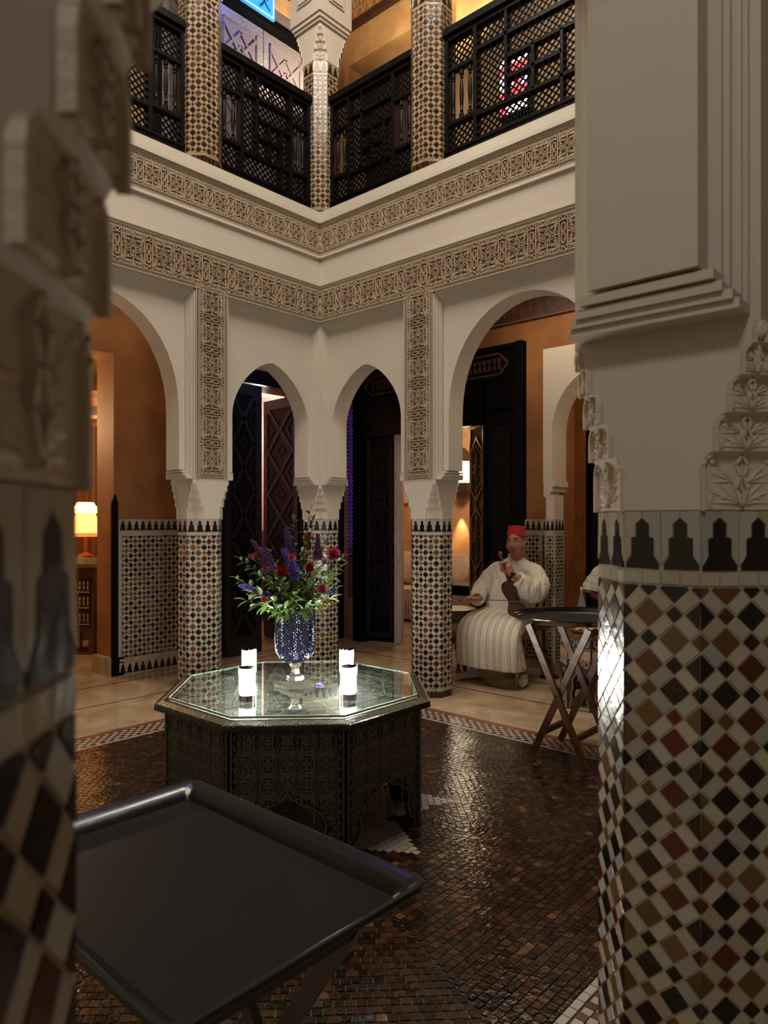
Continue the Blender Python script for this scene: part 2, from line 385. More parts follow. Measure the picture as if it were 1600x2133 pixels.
MER = [(-.46, .0), (.46, .0), (.46, .09), (.36, .2), (.31, .26), (.31, .60), (.17, .63), (.17, .88), (0, 1), (-.17, .88), (-.17, .63), (-.31, .60), (-.31, .26), (-.36, .2), (-.46, .09)]
def merlons(width, zb, zt, F, n):
    out = []; w = width/n; h = (zt-zb)-.014; g = .0016
    for i in range(n):
        cx = -width/2+w*(i+.5)
        m = [(cx+x*w*.98, zb+.001+y*h) for x, y in MER]
        out.append((m, F, 'merlon'))
        for sg in (-1, 1):                      # half counter piece on each side
            right = [(cx+sg*(abs(x)*w*.98+g), zb+.001+y*h) for x, y in MER[2:9]]
            e = cx+sg*(w/2-.0006)
            poly = [(e, zb+.011)]+[(x if abs(x-cx) > g*1.5 else cx+sg*g*.6, y) for x, y in right if abs(x-cx) < w/2-.0006]+[(cx+sg*g*.6, zt-.001), (e, zt-.001)]
            if sg < 0: poly = poly[::-1]
            if area(poly) < 0: poly = poly[::-1]
            out.append((poly, F, 'tile_white'))
    return out
def course(width, z0, z1, F, n, mk):
    w = width/n; return [([(-width/2+i*w+.0008, z0+.0008), (-width/2+(i+1)*w-.0008, z0+.0008), (-width/2+(i+1)*w-.0008, z1-.0008), (-width/2+i*w+.0008, z1-.0008)], F, mk) for i in range(n)]
def frame(origin, udir, nrm):
    u = Vector(udir); n = Vector(nrm); z = Vector((0, 0, 1)); m = Matrix((u, z, n)).transposed().to_4x4(); m.translation = Vector(origin); return m
AP = .165; SD = 2*AP*math.tan(PI/8); ZT = 1.47
# ------------------------------------------------------------------ tiled columns
def octpoly(ap, cx=0, cy=0): r = ap/math.cos(PI/8); return [(cx+r*math.cos(PI/8+k*PI/4), cy+r*math.sin(PI/8+k*PI/4)) for k in range(8)]
def cutsq(h, c): # square half size h, corners cut by c
    return [(h, -h+c), (h, h-c), (h-c, h), (-h+c, h), (-h, h-c), (-h, -h+c), (-h+c, -h), (h-c, -h)]
CUT = AP-SD/2
_carv = None
def carving_mesh():
    "stucco ornament that fills one cut corner of a capital: four stepped tiers with a palmette"
    global _carv
    if _carv: return _carv
    b = MB()
    # local frame: x across the cut, y up (0..0.31), z outwards (towards the corner)
    def f3(x, y, h): return (x, y, h)
    tiers = [(.0, .100, 1.0, .0), (.100, .165, .78, .016), (.165, .225, .56, .032), (.225, .275, .34, .047), (.275, .31, .14, .058)]
    def blade(x, y, ang, l, wd, z, hh=.007):
        "carved leaf: pointed outline with a raised midrib"
        ca, sa = math.cos(ang), math.sin(ang); n = 5; vs = []
        for i in range(n+1):
            t = i/n; w_ = wd*math.sin(PI*(.06+.94*t))**.8 if i < n else 0; bend = .12*l*t*t*(1 if ca >= 0 else -1)
            px, py = x+ca*l*t-sa*bend*-1*.5, y+sa*l*t-abs(bend)
            vs += [(px-sa*w_, py+ca*w_, z), (px, py, z+hh*(1-.5*t)), (px+sa*w_, py-ca*w_, z)]
        fs = []
        for i in range(n):
            k = 3*i; fs += [(k, k+1, k+4, k+3), (k+1, k+2, k+5, k+4)]
        b.add(vs, [f[::-1] for f in fs]); b.add([(p[0], p[1], p[2]) for p in vs], fs)
    for j, (y0, y1, s, z) in enumerate(tiers):
        hw = SD/2*s; H_ = y1-y0
        b.prism([(-hw, y0), (hw, y0), (hw, y1-.020), (hw*.93, y1-.009), (hw*.80, y1-.003), (-hw*.80, y1-.003), (-hw*.93, y1-.009), (-hw, y1-.020)], z-.03, z+.002)
        b.prism([(-hw*.84, y1-.006), (hw*.84, y1-.006), (hw*.80, y1), (-hw*.80, y1)], z, z+.009)
        for sg in (-1, 1):                       # rounded border on each side
            q = [(sg*hw*.985, y0), (sg*hw*.985, y1-.024), (sg*hw*.92, y1-.012), (sg*hw*.78, y1-.006)]
            b.strip(q, .006, z, z+.009, f3)
        if j == 4: continue
        k = H_/.1
        for sg in (-1, 1):
            an = (lambda d: R(d) if sg > 0 else R(180-d))
            for d_, l in ((8, .052), (30, .056), (52, .058), (72, .056)): blade(sg*.004*s, y0+.010*k, an(d_), l*s, .0065*s**.5, z)
            for d_, l in ((5, .036), (28, .042), (50, .042)): blade(sg*.014*s, y0+.048*k, an(d_), l*s, .0055*s**.5, z)
            blade(sg*.054*s, y0+.004, an(95), .032*s, .005, z)
            b.ball((sg*.050*s, y0+.083*k, z+.002), .0065*s, 8); b.ball((sg*.030*s, y0+.022*k, z+.002), .0045*s, 8)
            b.strip([(0, y0+.008*k), (sg*.010*s, y0+.035*k), (sg*.003*s, y0+.058*k), (sg*.010*s, y0+.078*k), (0, y0+.095*k)], .0045, z, z+.010, f3)
        blade(0, y0+.034*k, R(90), .05*s, .006*s, z, .010)
    b.ball((0, .295, .062), .011, 8, sc=(1, 1.5, 1))
    _carv = b.mesh('corner_carving', [M['plaster_cut']], True, 40); return _carv
_cap = None
def capital_mesh():
    global _cap
    if _cap: return _cap
    b = MB(); z = 0
    steps = [(0, CUT), (.078, CUT), (.093, CUT*.92), (.100, CUT*.80), (.145, CUT*.78), (.159, CUT*.70), (.165, CUT*.58), (.206, CUT*.56), (.219, CUT*.48), (.225, CUT*.36), (.257, CUT*.34), (.269, CUT*.27), (.275, CUT*.15), (.31, CUT*.14)]
    b.loft([[(x, y, z) for x, y in cutsq(AP+.001, c)] for z, c in steps]); _cap = b.mesh('capital', [M['plaster']]); return _cap
def column(cx, cy, zb, label, limit, group=None, capital=True, minpx=9.0):
    upper = zb > 1
    t = thing('tiled_column', label, 'column', (cx, cy, zb), 0, group)
    s = MB(); s.prism(octpoly(AP-.0015), 0, ZT); s.build('column_shaft', 'grout', t)
    tiles = []
    for k in range(8):
        a = k*PI/4; n = Vector((math.cos(a), math.sin(a), 0)); u = Vector((-math.sin(a), math.cos(a), 0))
        F = frame(n*(AP-.0015), u, n)
        tiles += course(SD, .002, .055, F, 4, 'skirt') + course(SD, .055, .078, F, 4, 'tile_white')
        tiles += zellige(SD, .080, 1.335, F, SD/3, (3*k) % 2)
        tiles += course(SD, 1.337, 1.361, F, 4, 'tile_white') + merlons(SD, 1.363, ZT, F, 2)
    if upper: tiles = [(p, F_, {'tile_white': 'tile_tan', 'tile_dark': 'tile_brown'}.get(m_, m_)) for p, F_, m_ in tiles]
    place_tiles(t, tiles, limit, minpx, base=Matrix.Translation((cx, cy, zb)))
    if capital:
        put('capital', capital_mesh(), t, (0, 0, ZT))
        for k in range(4):
            a = PI/4+k*PI/2
            mw = frame((math.cos(a)*AP, math.sin(a)*AP, ZT), (-math.sin(a), math.cos(a), 0), (math.cos(a), math.sin(a), 0))
            put('corner_carving', carving_mesh(), t, mw=mw)
    return t
XC = 2.3; XI = .938
column(-XC, XC, 0, 'zellige-tiled octagonal column in the far corner, between the two small arches', 260)
column(-XI, XC, 0, 'zellige-tiled octagonal column just left of the seated violinist', 300)
column(-XC, XI, 0, 'zellige-tiled octagonal column beside the tiled wall panel, at the left big arch', 300)
column(XI, XC, 0, 'zellige-tiled octagonal column standing hidden behind the large near right column', 0)
column(-XC, -XI, 0, 'zellige-tiled octagonal column of the west arcade, left of the frame', 0)
column(2.292, -.958, 0, 'large near column at the right edge, tiled in diamonds under carved plaster', 300)
column(2.288, -2.373, 0, 'very near blurred tiled column along the left edge', 300)
ZU = 4.345
for (x, y, lab, lim) in ((-XC, XC, 'upper storey tiled column in the far corner between two black railings', 120),
                         (-XI, XC, 'upper storey tiled column right of centre, between two black railings', 160),
                         (-XC, XI, 'upper storey tiled column at upper left, between two black railings', 160)):
    column(x, y, ZU, lab, lim, capital=True, minpx=10)
column(XI, XC, ZU, 'upper storey tiled column behind the near right column', 0)
column(-XC, -XI, ZU, 'upper storey tiled column of the west side, out of view', 0)

# ------------------------------------------------------------------ arcade walls
LAY = [(.165, .0, 1.78), (.148, .010, 1.792), (.140, .018, 1.806), (.126, .030, 1.820), (.116, .040, 1.840), (.095, .050, 1.862)]
def wmap(side, c):
    """wall frame: s along, d outward from the courtyard, z up"""
    if side == 'N': return Matrix(((1, 0, 0, 0), (0, 1, 0, c), (0, 0, 1, 0), (0, 0, 0, 1)))
    if side == 'S': return Matrix(((-1, 0, 0, 0), (0, -1, 0, c), (0, 0, 1, 0), (0, 0, 0, 1)))
    if side == 'W': return Matrix(((0, -1, 0, c), (1, 0, 0, 0), (0, 0, 1, 0), (0, 0, 0, 1)))
    if side == 'E': return Matrix(((0, 1, 0, c), (1, 0, 0, 0), (0, 0, 1, 0), (0, 0, 0, 1)))
def archpts(a, z0, h, pointed, n=22):
    out = []
    for i in range(n+1):
        t = PI*i/n; x = -a*math.cos(t); e = h*math.sin(t)**.92 if not pointed else None
        if pointed:
            e = h*max(0, 1-abs(x/a)**1.5)**.56
        out.append((x, z0+e))
    return out
ZP = 3.30
def bay(b, s0, s1, big):
    "opening between two piers (pier centres s0, s1)"
    a0, a1 = s0+AP, s1-AP; c = (a0+a1)/2
    J = .09                      # jamb projection from the pier
    half = (a1-a0)/2-J
    for i, (h, p, zb) in enumerate(LAY[1:]):
        last = i == len(LAY)-2
        if not last:
            for q0, q1 in ((a0-.01, a0+p), (a1-p, a1+.01)): b.box(q0, q1, -h, h, zb+.007, ZP+.02-i*.002)
            b.box(a0+.001*i, a1-.001*i, -h+.0004, h-.0004, ZP-p*1.5, ZP+.021-i*.002)
        pj = J-.008*(len(LAY)-2-i)                # corbel returns under the jamb
        if not last:
            for q0, q1 in ((a0-.01, a0+pj), (a1-pj, a1+.01)): b.box(q0, q1, -h-.0006, h+.0006, zb, zb+.016)
    h, _, zb = LAY[-1]
    pts = archpts(half, 2.30 if big else 2.36, .86 if big else .50, not big)
    pts = [(-half, zb)]+[(-half, zb+(pts[0][1]-zb)*.5)]+pts+[(half, zb+(pts[0][1]-zb)*.5), (half, zb)]
    zt = ZP+.01
    for d, fl in ((-h, 0), (h, 1)):
        def q(l): b.add([(x+c, d, z) for x, z in l], [tuple(range(len(l)))[::(1 if not fl else -1)]])
        q([(-half-J, zb), (-half, zb), (-half, zt), (-half-J, zt)]); q([(half, zb), (half+J, zb), (half+J, zt), (half, zt)])
        for i in range(2, len(pts)-3):
            q([pts[i], pts[i+1], (pts[i+1][0], zt), (pts[i][0], zt)])
    for i in range(len(pts)-1):
        (xa, za), (xb, zb2) = pts[i], pts[i+1]
        b.add([(xa+c, -h, za), (xb+c, -h, zb2), (xb+c, h, zb2), (xa+c, h, za)], [(0, 1, 2, 3)])
    for sg in (-1, 1):
        e = sorted((sg*half+c, sg*(half+J)+c)); b.add([(e[0], -h, zb), (e[1], -h, zb), (e[1], h, zb), (e[0], h, zb)], [(0, 1, 2, 3)])
def arcade(name, side, c, bays, piers, ext):
    b = MB(); b.T = wmap(side, c)
    for s in piers: b.box(s-AP-.0005, s+AP+.0005, -AP, AP, 1.779, ZP+.02)
    for s0, s1, big in bays: bay(b, s0, s1, big)
    b.box(ext[0], ext[1], -AP, AP, ZP, 4.24)
    return struct(name, b, 'plaster')
arcade('wall_arcade_north', 'N', XC, [(-XC, -XI, 0), (-XI, XI, 1), (XI, XC, 0)], (-XC, -XI, XI, XC), (-XC-AP, XC+AP))
arcade('wall_arcade_west', 'W', -XC, [(XI, XC, 0), (-XI, XI, 1), (-XC, -XI, 0)], (-XC, -XI, XI), (-XC-AP, XC-AP))
arcade('wall_arcade_east', 'E', 2.29, [(-2.373, -.958, 0)], (-.958,), (-2.373-AP, -.958+AP))
b = MB(); b.T = wmap('E', 2.29); b.box(-2.373-AP, -2.373+AP, -AP, AP, 1.78, 4.24); struct('wall_arcade_east_pier', b, 'plaster')

# ------------------------------------------------------------------ carved bands
def motif():
    L_ = []
    def loop(f, n=32): L_.append(([(f(t)*math.cos(t), f(t)*math.sin(t)) for t in [2*PI*i/n for i in range(n)]], True))
    loop(lambda t: .285+.055*math.cos(4*t+PI)); loop(lambda t: .19+.05*math.cos(4*t), 24)
    for k in range(4):
        a = PI/4+k*PI/2; cx, cy = .115*math.cos(a), .115*math.sin(a)
        L_.append(([(cx+.042*math.cos(a+2*PI*j/5), cy+.042*math.sin(a+2*PI*j/5)) for j in range(5)], True))
        a = k*PI/2; r = .22
        L_.append(([(.05*math.cos(a), .05*math.sin(a)), (.34*math.cos(a), .34*math.sin(a))], False))
    for sx in (-1, 1):
        L_.append(([(sx*.37, -.5), (sx*.37, .5)], False))
        L_.append(([(sx*.5, -.30), (sx*.44, -.22), (sx*.44, -.08), (sx*.5, 0)], False)); L_.append(([(sx*.5, .30), (sx*.44, .22), (sx*.44, .08), (sx*.5, 0)], False))
        L_.append(([(sx*.40, .5), (sx*.5, .36), (sx*.5, .30)], False)); L_.append(([(sx*.40, -.5), (sx*.5, -.36), (sx*.5, -.30)], False))
    loop(lambda t: .075+.012*math.cos(5*t), 15)
    for k in range(4):
        a = PI/4+k*PI/2; L_.append(([(.24*math.cos(a-.25), .24*math.sin(a-.25)), (.40*math.cos(a-.1), .40*math.sin(a-.1)), (.46*math.cos(a), .46*math.sin(a))], False)); L_.append(([(.24*math.cos(a+.25), .24*math.sin(a+.25)), (.40*math.cos(a+.1), .40*math.sin(a+.1)), (.46*math.cos(a), .46*math.sin(a))], False))
    for sy in (-1, 1):
        L_.append(([(-.5, sy*.36), (.5, sy*.36)], False))
        for cx in (-.19, .19):
            L_.append(([(cx-.14, sy*.43), (cx-.07, sy*.485), (cx+.07, sy*.485), (cx+.14, sy*.43), (cx+.07, sy*.385), (cx-.07, sy*.385)], True))
            L_.append(([(cx-.05, sy*.43), (cx+.05, sy*.43)], False))
        L_.append(([(-.05, sy*.5), (.05, sy*.36)], False)); L_.append(([(.05, sy*.5), (-.05, sy*.36)], False))
        for sx in (-1, 1): L_.append(([(sx*.22, sy*.22), (sx*.33, sy*.33), (sx*.37, sy*.36)], False))
    return L_
MOT = motif()
def band(b, g, s0, s1, z0, z1, d, vertical=False, bw=.034, lw=.0047, ends=(False, False)):
    "strapwork band on a wall face at depth d (wall frame)"
    def f3(x, y, h): return (x, d-h, y)
    g.box(s0, s1, d-.003, d+.004, z0, z1)
    L0, L1 = (s0, s1) if not vertical else (z0, z1); a0, a1 = (z0, z1) if not vertical else (s0, s1)
    sw = (lambda x, y: (x, y)) if not vertical else (lambda x, y: (y, x))
    e0 = L0+(bw if ends[0] else 0); e1 = L1-(bw if ends[1] else 0)
    for y in (a0+.003, a0+bw, a1-bw, a1-.003): b.strip([sw(L0, y), sw(L1, y)], .0045, 0, .012, f3)
    # crossed border
    st = .0185
    def cross(u0, u1, v0, v1, S_):
        n = max(1, int((u1-u0)/st))
        for i in range(n):
            x = u0+i*(u1-u0)/n; x2 = x+(u1-u0)/n
            b.strip([S_(x, v0), S_(x2, v1)], .0030, 0, .008, f3); b.strip([S_(x, v1), S_(x2, v0)], .0030, 0, .008, f3)
    cross(L0, L1, a0+.005, a0+bw-.002, sw); cross(L0, L1, a1-bw+.002, a1-.005, sw)
    for k, e in enumerate(ends):
        if e:
            u0, u1 = ((L0+.004, L0+bw) if k == 0 else (L1-bw, L1-.004))
            cross(a0+bw, a1-bw, u0, u1, lambda x, y: sw(y, x))
            b.strip([sw(u1 if k == 0 else u0, a0+bw), sw(u1 if k == 0 else u0, a1-bw)], .005, 0, .012, f3)
    H = a1-a0-2*bw; n = max(1, round((e1-e0)/H)); W = (e1-e0)/n; cy = (a0+a1)/2
    for i in range(n):
        cx = e0+(i+.5)*W
        for pts, cl in MOT: b.strip([sw(cx+x*W, cy+y*H) for x, y in pts], lw, 0, .012, f3, closed=cl)
E = XC-AP
def bands(n, side, c, piers):
    for z0, z1, lab in ((3.31, 3.632, 'lower'), (3.935, 4.205, 'upper')):
        root = bpy.data.objects.new('trim_%d' % n, None); COL.objects.link(root); root['kind'] = 'structure'; n += 1
        b, g = MB(), MB(); b.T = g.T = wmap(side, c); band(b, g, -E, E, z0, z1, -AP)
        b.build('strapwork', 'strap', root, kind='stuff'); g.build('stucco_ground', 'ground', root)
    for s in piers:
        root = bpy.data.objects.new('trim_%d' % n, None); COL.objects.link(root); root['kind'] = 'structure'; n += 1
        b, g = MB(), MB(); b.T = g.T = wmap(side, c); band(b, g, s-.152, s+.152, 1.80, 3.345, -AP-.0005, True, ends=(True, False))
        b.build('strapwork', 'strap', root, kind='stuff'); g.build('stucco_ground', 'ground', root)
    return n
nt = bands(1, 'N', XC, (-XI, XI)); nt = bands(nt, 'W', -XC, (XI, -XI))
for side, c in (('N', XC), ('W', -XC)):
    b = MB(); b.T = wmap(side, c)
    for z0, z1, p in ((3.636, 3.646, .010), (3.646, 3.660, .018), (3.905, 3.918, .020), (3.918, 3.932, .012), (4.21, 4.225, .012)): b.box(-E, E, -AP-p, -AP+.01, z0, z1)
    struct('trim_%d' % nt, b, 'plaster'); nt += 1
    b = MB(); b.T = wmap(side, c)
    b.box(-E-.33, E+.33, -AP-.03, AP+.0, 4.228, 4.262); b.box(-E-.33, E+.33, -AP-.018, AP, 4.262, 4.30); b.box(-E-.33, E+.33, -AP-.008, AP, 4.30, 4.345)
    struct('trim_%d' % nt, b, 'plaster'); nt += 1

# ------------------------------------------------------------------ floor of the courtyard
fl = MB(); fl.box(-7, 7, -7, 8, -.12, -.004); floor = struct('floor', fl, 'floor_grout')
CT = 1.66; CE = 1.76
tiles = []; F0 = Matrix.Identity(4); pt = .0345
def star(x, y):
    r = math.hypot(x, y); a = math.atan2(y, x); k = (a/(PI/4)) % 1; k = min(k, 1-k)*2   # 0 at a tip
    return r < .50/(1-(1-.50/.80)*(1-k)) if True else 0
for k in range(8):
    a = k*PI/4; ca, sa = math.cos(a), math.sin(a); r = .02
    row = 0
    while r < 2.45:
        rm = r+pt/2; wdt = 2*rm*math.tan(PI/8); n = max(1, round(wdt/pt)); tw = wdt/n
        for i in range(n):
            q = [(r, -wdt/2+i*tw), (r+pt, -wdt/2+i*tw), (r+pt, -wdt/2+(i+1)*tw), (r, -wdt/2+(i+1)*tw)]
            g = .0013; q = [(q[0][0]+g, q[0][1]+g), (q[1][0]-g, q[1][1]+g), (q[2][0]-g, q[2][1]-g), (q[3][0]+g, q[3][1]-g)]
            q = [(x+random.gauss(0, .0007), y+random.gauss(0, .0007)) for x, y in q]
            p = clip([(x*ca-y*sa, x*sa+y*ca) for x, y in q], -CT, CE, -CE, CT)
            if len(p) >= 3 and area(p) > 1e-4:
                mx = sum(z[0] for z in p)/len(p); my = sum(z[1] for z in p)/len(p)
                tiles.append((p, F0, 'floor_white' if star(mx, my) else 'floor_tile'))
        r += pt
# white line, checks, brown line
def line(x0, x1, y0, y1, tw, mk, ax):
    L_ = (x1-x0) if ax == 0 else (y1-y0); n = max(1, round(L_/tw))
    for i in range(n):
        if ax == 0: q = (x0+i*L_/n+.001, x0+(i+1)*L_/n-.001, y0, y1)
        else: q = (x0, x1, y0+i*L_/n+.001, y0+(i+1)*L_/n-.001)
        tiles.append(([(q[0], q[2]), (q[1], q[2]), (q[1], q[3]), (q[0], q[3])], F0, mk))
line(-1.693, 1.793, 1.665, 1.693, .06, 'floor_white', 0); line(-1.693, 1.793, -1.793, -1.765, .06, 'floor_white', 0)
line(-1.693, -1.665, -1.76, 1.66, .06, 'floor_white', 1); line(1.765, 1.793, -1.76, 1.66, .045, 'floor_white', 1)
for s in (-1, 1):
    for j in range(5):
        cs = .032; a = 1.705+j*cs
        nn = int(2*(1.705+5*cs)/cs)
        for i in range(nn):
            u = -(1.705+5*cs)+i*cs+.016*(j % 2)*0
            mk = 'floor_white' if (i+j) % 2 else 'check_dark'
            g = .001
            for q in ((u+g, u+cs-g, s*a, s*(a+cs-.002)), (s*a, s*(a+cs-.002), u+g, u+cs-g)):
                if q[0] == s*a and abs((q[2]+q[3])/2) > 1.70: continue
                x0, x1 = sorted(q[:2]); y0, y1 = sorted(q[2:])
                if (x0+x1)/2 > 1.71 and (x0+x1)/2 < 1.80 and abs((y0+y1)/2) < 1.70 or (y0+y1)/2 < -1.71 and (y0+y1)/2 > -1.80: continue
                tiles.append(([(x0, y0), (x1, y0), (x1, y1), (x0, y1)], F0, mk))
place_tiles(floor, tiles, 300, 9, 'mosaic_tile', .0012)
# marble walk: slabs between red brown strips
slab = []
edges = [1.93, 2.632, 2.66, 3.262, 3.29, 3.95]
def slabrect(x0, x1, y0, y1, mk='marble', nm='marble_slab'):
    key = (nm, round(x1-x0, 3), round(y1-y0, 3))
    if key not in MESHC:
        b = MB(); a, c = (x1-x0)/2-.0006, (y1-y0)/2-.0006; b.box(-a, a, -c, c, -.004, 0); MESHC[key] = b.mesh(nm, [M[mk]])
    put(nm, MESHC[key], floor, ((x0+x1)/2, (y0+y1)/2, .0))
def ringset(r0, r1, mk, nm, step):
    # north, south, west, east bands of a square ring
    for sgn in (1, -1):
        n = max(1, round(2*r1/step)); 
        for i in range(n):
            x0 = -r1+i*2*r1/n; slabrect(x0, x0+2*r1/n, min(sgn*r0, sgn*r1), max(sgn*r0, sgn*r1), mk, nm)
        n = max(1, round(2*r0/step))
        for i in range(n):
            y0 = -r0+i*2*r0/n; slabrect(min(sgn*r0, sgn*r1), max(sgn*r0, sgn*r1), y0, y0+2*r0/n, mk, nm)
ringset(1.868, 1.93, 'red_strip', 'border_strip', 2.0)
ringset(1.93, 2.63, 'marble', 'marble_slab', 1.2); ringset(2.63, 2.658, 'red_strip', 'border_strip', 2.6)
ringset(2.658, 3.26, 'marble', 'marble_slab', 1.3); ringset(3.26, 3.29, 'red_strip', 'border_strip', 3.2)
ringset(3.29, 4.1, 'marble', 'marble_slab', 1.3); ringset(4.1, 6.6, 'marble', 'marble_slab', 1.7)

# ------------------------------------------------------------------ gallery shell
GW, GN = -3.56, 3.82
def wallbox(name, boxes, m): 
    b = MB()
    for q in boxes: b.box(*q)
    return struct(name, b, m)
T_ = .33
# west gallery wall: library door y -.45...83 ; double door y 2.0..3.17
wallbox('wall_gallery_west', [(GW-T_, GW, .83, 2.0, 0, 3.9), (GW-T_, GW, -3.6, -.45, 0, 3.9), (GW-T_, GW, -.45, .83, 3.02, 3.9), (GW-T_, GW, 2.0, 3.17, 2.96, 3.9), (GW-T_, GW, 3.17, 4.15, 0, 3.9)], 'orange')
# north gallery wall: salon door x -3.18..-1.40 ; east opening x -.45..1.35
wallbox('wall_gallery_north', [(GW-T_, -3.46, GN, GN+.3, 0, 3.9), (-3.29, -3.18, GN, GN+.3, 0, 3.9), (-3.46, -3.29, GN, GN+.3, 2.85, 3.9), (-3.46, -3.29, GN, GN+.3, 0, .5), (-1.40, -.56, GN, GN+.3, 0, 3.9), (-3.18, -1.40, GN, GN+.3, 3.0, 3.9), (1.4, 3.6, GN, GN+.3, 0, 3.9), (-.56, 1.4, GN, GN+.3, 3.0, 3.9)], 'orange')
wallbox('ceiling_gallery', [(-3.9, 5.4, XC+AP, 4.15, 3.9, 4.24), (-3.9, -XC-AP, -4, XC+AP, 3.9, 4.24), (XC+AP+.05, 5.4, -4.2, XC+AP, 3.9, 4.24)], 'darkwood')
wallbox('wall_east', [(5.4, 5.6, -5, 4.2, 0, 8.6)], 'plaster'); wallbox('wall_south', [(-3.9, 5.4, -5.2, -5, 0, 8.6)], 'plaster')
wallbox('trim_%d' % nt, [(GW, GW+.03, -3.6, GN, 3.55, 3.9), (GW, GN*0+1.4*3, GN-.03, GN, 3.45, 3.9)], 'cedar'); nt += 1
b = MB()                                        # painted arches on the frieze
for i in range(26):
    cx = GW+.2+i*.2
    b.strip([(cx+.09*math.cos(t), 3.55+.22*math.sin(t)) for t in [PI*j/8 for j in range(9)]], .008, 0, .004, lambda x, y, h: (x, GN-.03-h, y))
    b.strip([(cx, 3.52), (cx-.03, 3.62), (cx, 3.70), (cx+.03, 3.62)], .006, 0, .004, lambda x, y, h: (x, GN-.03-h, y), closed=True)
b.strip([(GW, 3.46), (4.2, 3.46)], .012, 0, .006, lambda x, y, h: (x, GN-.03-h, y))
struct('trim_%d' % nt, b, mat('frieze_paint', (.16, .08, .03), .5)); nt += 1
# library door: marble plinth, jamb inside lined in orange
wallbox('trim_%d' % nt, [(GW-T_-.005, GW+.012, .80-.02, .93, 0, .17)], 'marble'); nt += 1
# tiled dado on the west wall (panel)
dd = bpy.data.objects.new('trim_%d' % nt, None); COL.objects.link(dd); dd['kind'] = 'structure'; nt += 1
b = MB(); b.box(GW, GW+.012, .84, 2.0, 0, ZT); b.build('dado_ground', 'grout', dd)
W_ = 1.10; F = frame((GW+.012, .84+.04+W_/2, 0), (0, 1, 0), (1, 0, 0)); F2 = F
tl = zellige(W_-.05, .16, 1.31, F, .0456, 0)+merlons(W_, 1.363, ZT, F, 16)+course(W_, 1.318, 1.345, F, 8, 'tile_white')+course(W_, .125, .15, F, 8, 'tile_white')
tl += [([(x, 1.0*z) for x, z in q], F, 'tile_white') for q in ([(-W_/2, .15), (-W_/2+.022, .15), (-W_/2+.022, 1.318), (-W_/2, 1.318)], [(W_/2-.022, .15), (W_/2, .15), (W_/2, 1.318), (W_/2-.022, 1.318)])]
tl += merlons(W_, .01, .115, F, 16)
place_tiles(dd, tl, 300, 8.5)
b = MB(); b.prism([(.80, 0), (.865, 0), (.865, 1.62), (.832, 1.72), (.80, 1.62)], GW+.003, GW+.022, axis='x'); tag(b.build('corner_guard', 'black'), 'narrow black pointed corner guard at the left edge of the tiled wall panel', 'trim')
# ------------------------------------------------------------------ doors of the galleries
def xlattice(b, w, h, n, bw, y0, y1, f=lambda x, z: (x, z)):
    "raised diagonal crossing bars on a panel w x h"
    hh = h/n
    for i in range(n):
        for sg in (1, -1):
            b.strip([f(-w/2*sg, i*hh), (f(w/2*sg, (i+1)*hh))], bw, y0, y1, lambda x, z, k: (x, -k, z))
def leaf_parts(root, w, h, style):
    "door leaf: hinge at x=0, leaf along +x, front faces -y"
    b = MB(); b.box(0, w, -.02, .02, 0, h); b.build('leaf_panel', 'black', root)
    iw = w-.19
    for side in (0, 1):
        TS = Matrix.Identity(4) if side == 0 else Matrix.Translation((w, 0, 0)) @ Matrix.Rotation(PI, 4, 'Z')
        b = MB(); b.T = TS
        for x0, x1 in ((0, .085), (w-.085, w)): b.box(x0, x1, -.032, -.018, 0, h)
        for z0, z1 in ((0, .2), (h-.12, h)): b.box(.085, w-.085, -.032, -.018, z0, z1)
        b.build('leaf_frame', 'blackcarve', root)
        b = MB(); b.T = TS; z0, z1 = .2, h-.12; n = 5; fy = lambda x, z, k: (x+w/2, -.02-k, z+z0)
        hh = (z1-z0)/n
        for i in range(n):
            for sg in (1, -1):
                b.strip([(-iw/2*sg, i*hh), (iw/2*sg, (i+1)*hh)], .042, 0, .013, fy)
            for dx in (-1, 1): b.strip([(dx*iw/2, (i+.25)*hh), (dx*iw*.28, (i+.5)*hh), (dx*iw/2, (i+.75)*hh)], .014, 0, .010, fy)
            b.strip([(0, i*hh+hh*.12-hh*.5+hh*.5), (iw*.18, i*hh), (0, i*hh-hh*.12), (-iw*.18, i*hh)][:4] if i else [(0, .01), (.01, .02)], .012, 0, .010, fy, closed=True)
        b.build('carved_moulding', 'blackcarve', root)
def door(label, loc, rz, w, h, style='x'):
    t = thing('door_leaf', label, 'door', loc, rz); leaf_parts(t, w, h, style); return t
# west double door (opening y 2.0..3.17)
door('closed black left leaf of the double door in the far left wall', (GW+.03, 2.03, .012), R(90), .49, 2.93, 'x')
door('open black door leaf with lattice mouldings, seen through the left small arch', (GW-.03, 3.15, .012), R(176), .70, 2.93, 'x')
b = MB()
b.box(GW-.02, GW+.05, 1.90, 2.02, 0, 3.1); b.box(GW-.02, GW+.05, 3.17, 3.30, 0, 3.1); b.box(GW-.02, GW+.06, 1.9, 3.3, 2.96, 3.12); b.box(GW-.01, GW+.04, 3.3, GN, 0, 3.12)
struct('door_1', b, 'black')
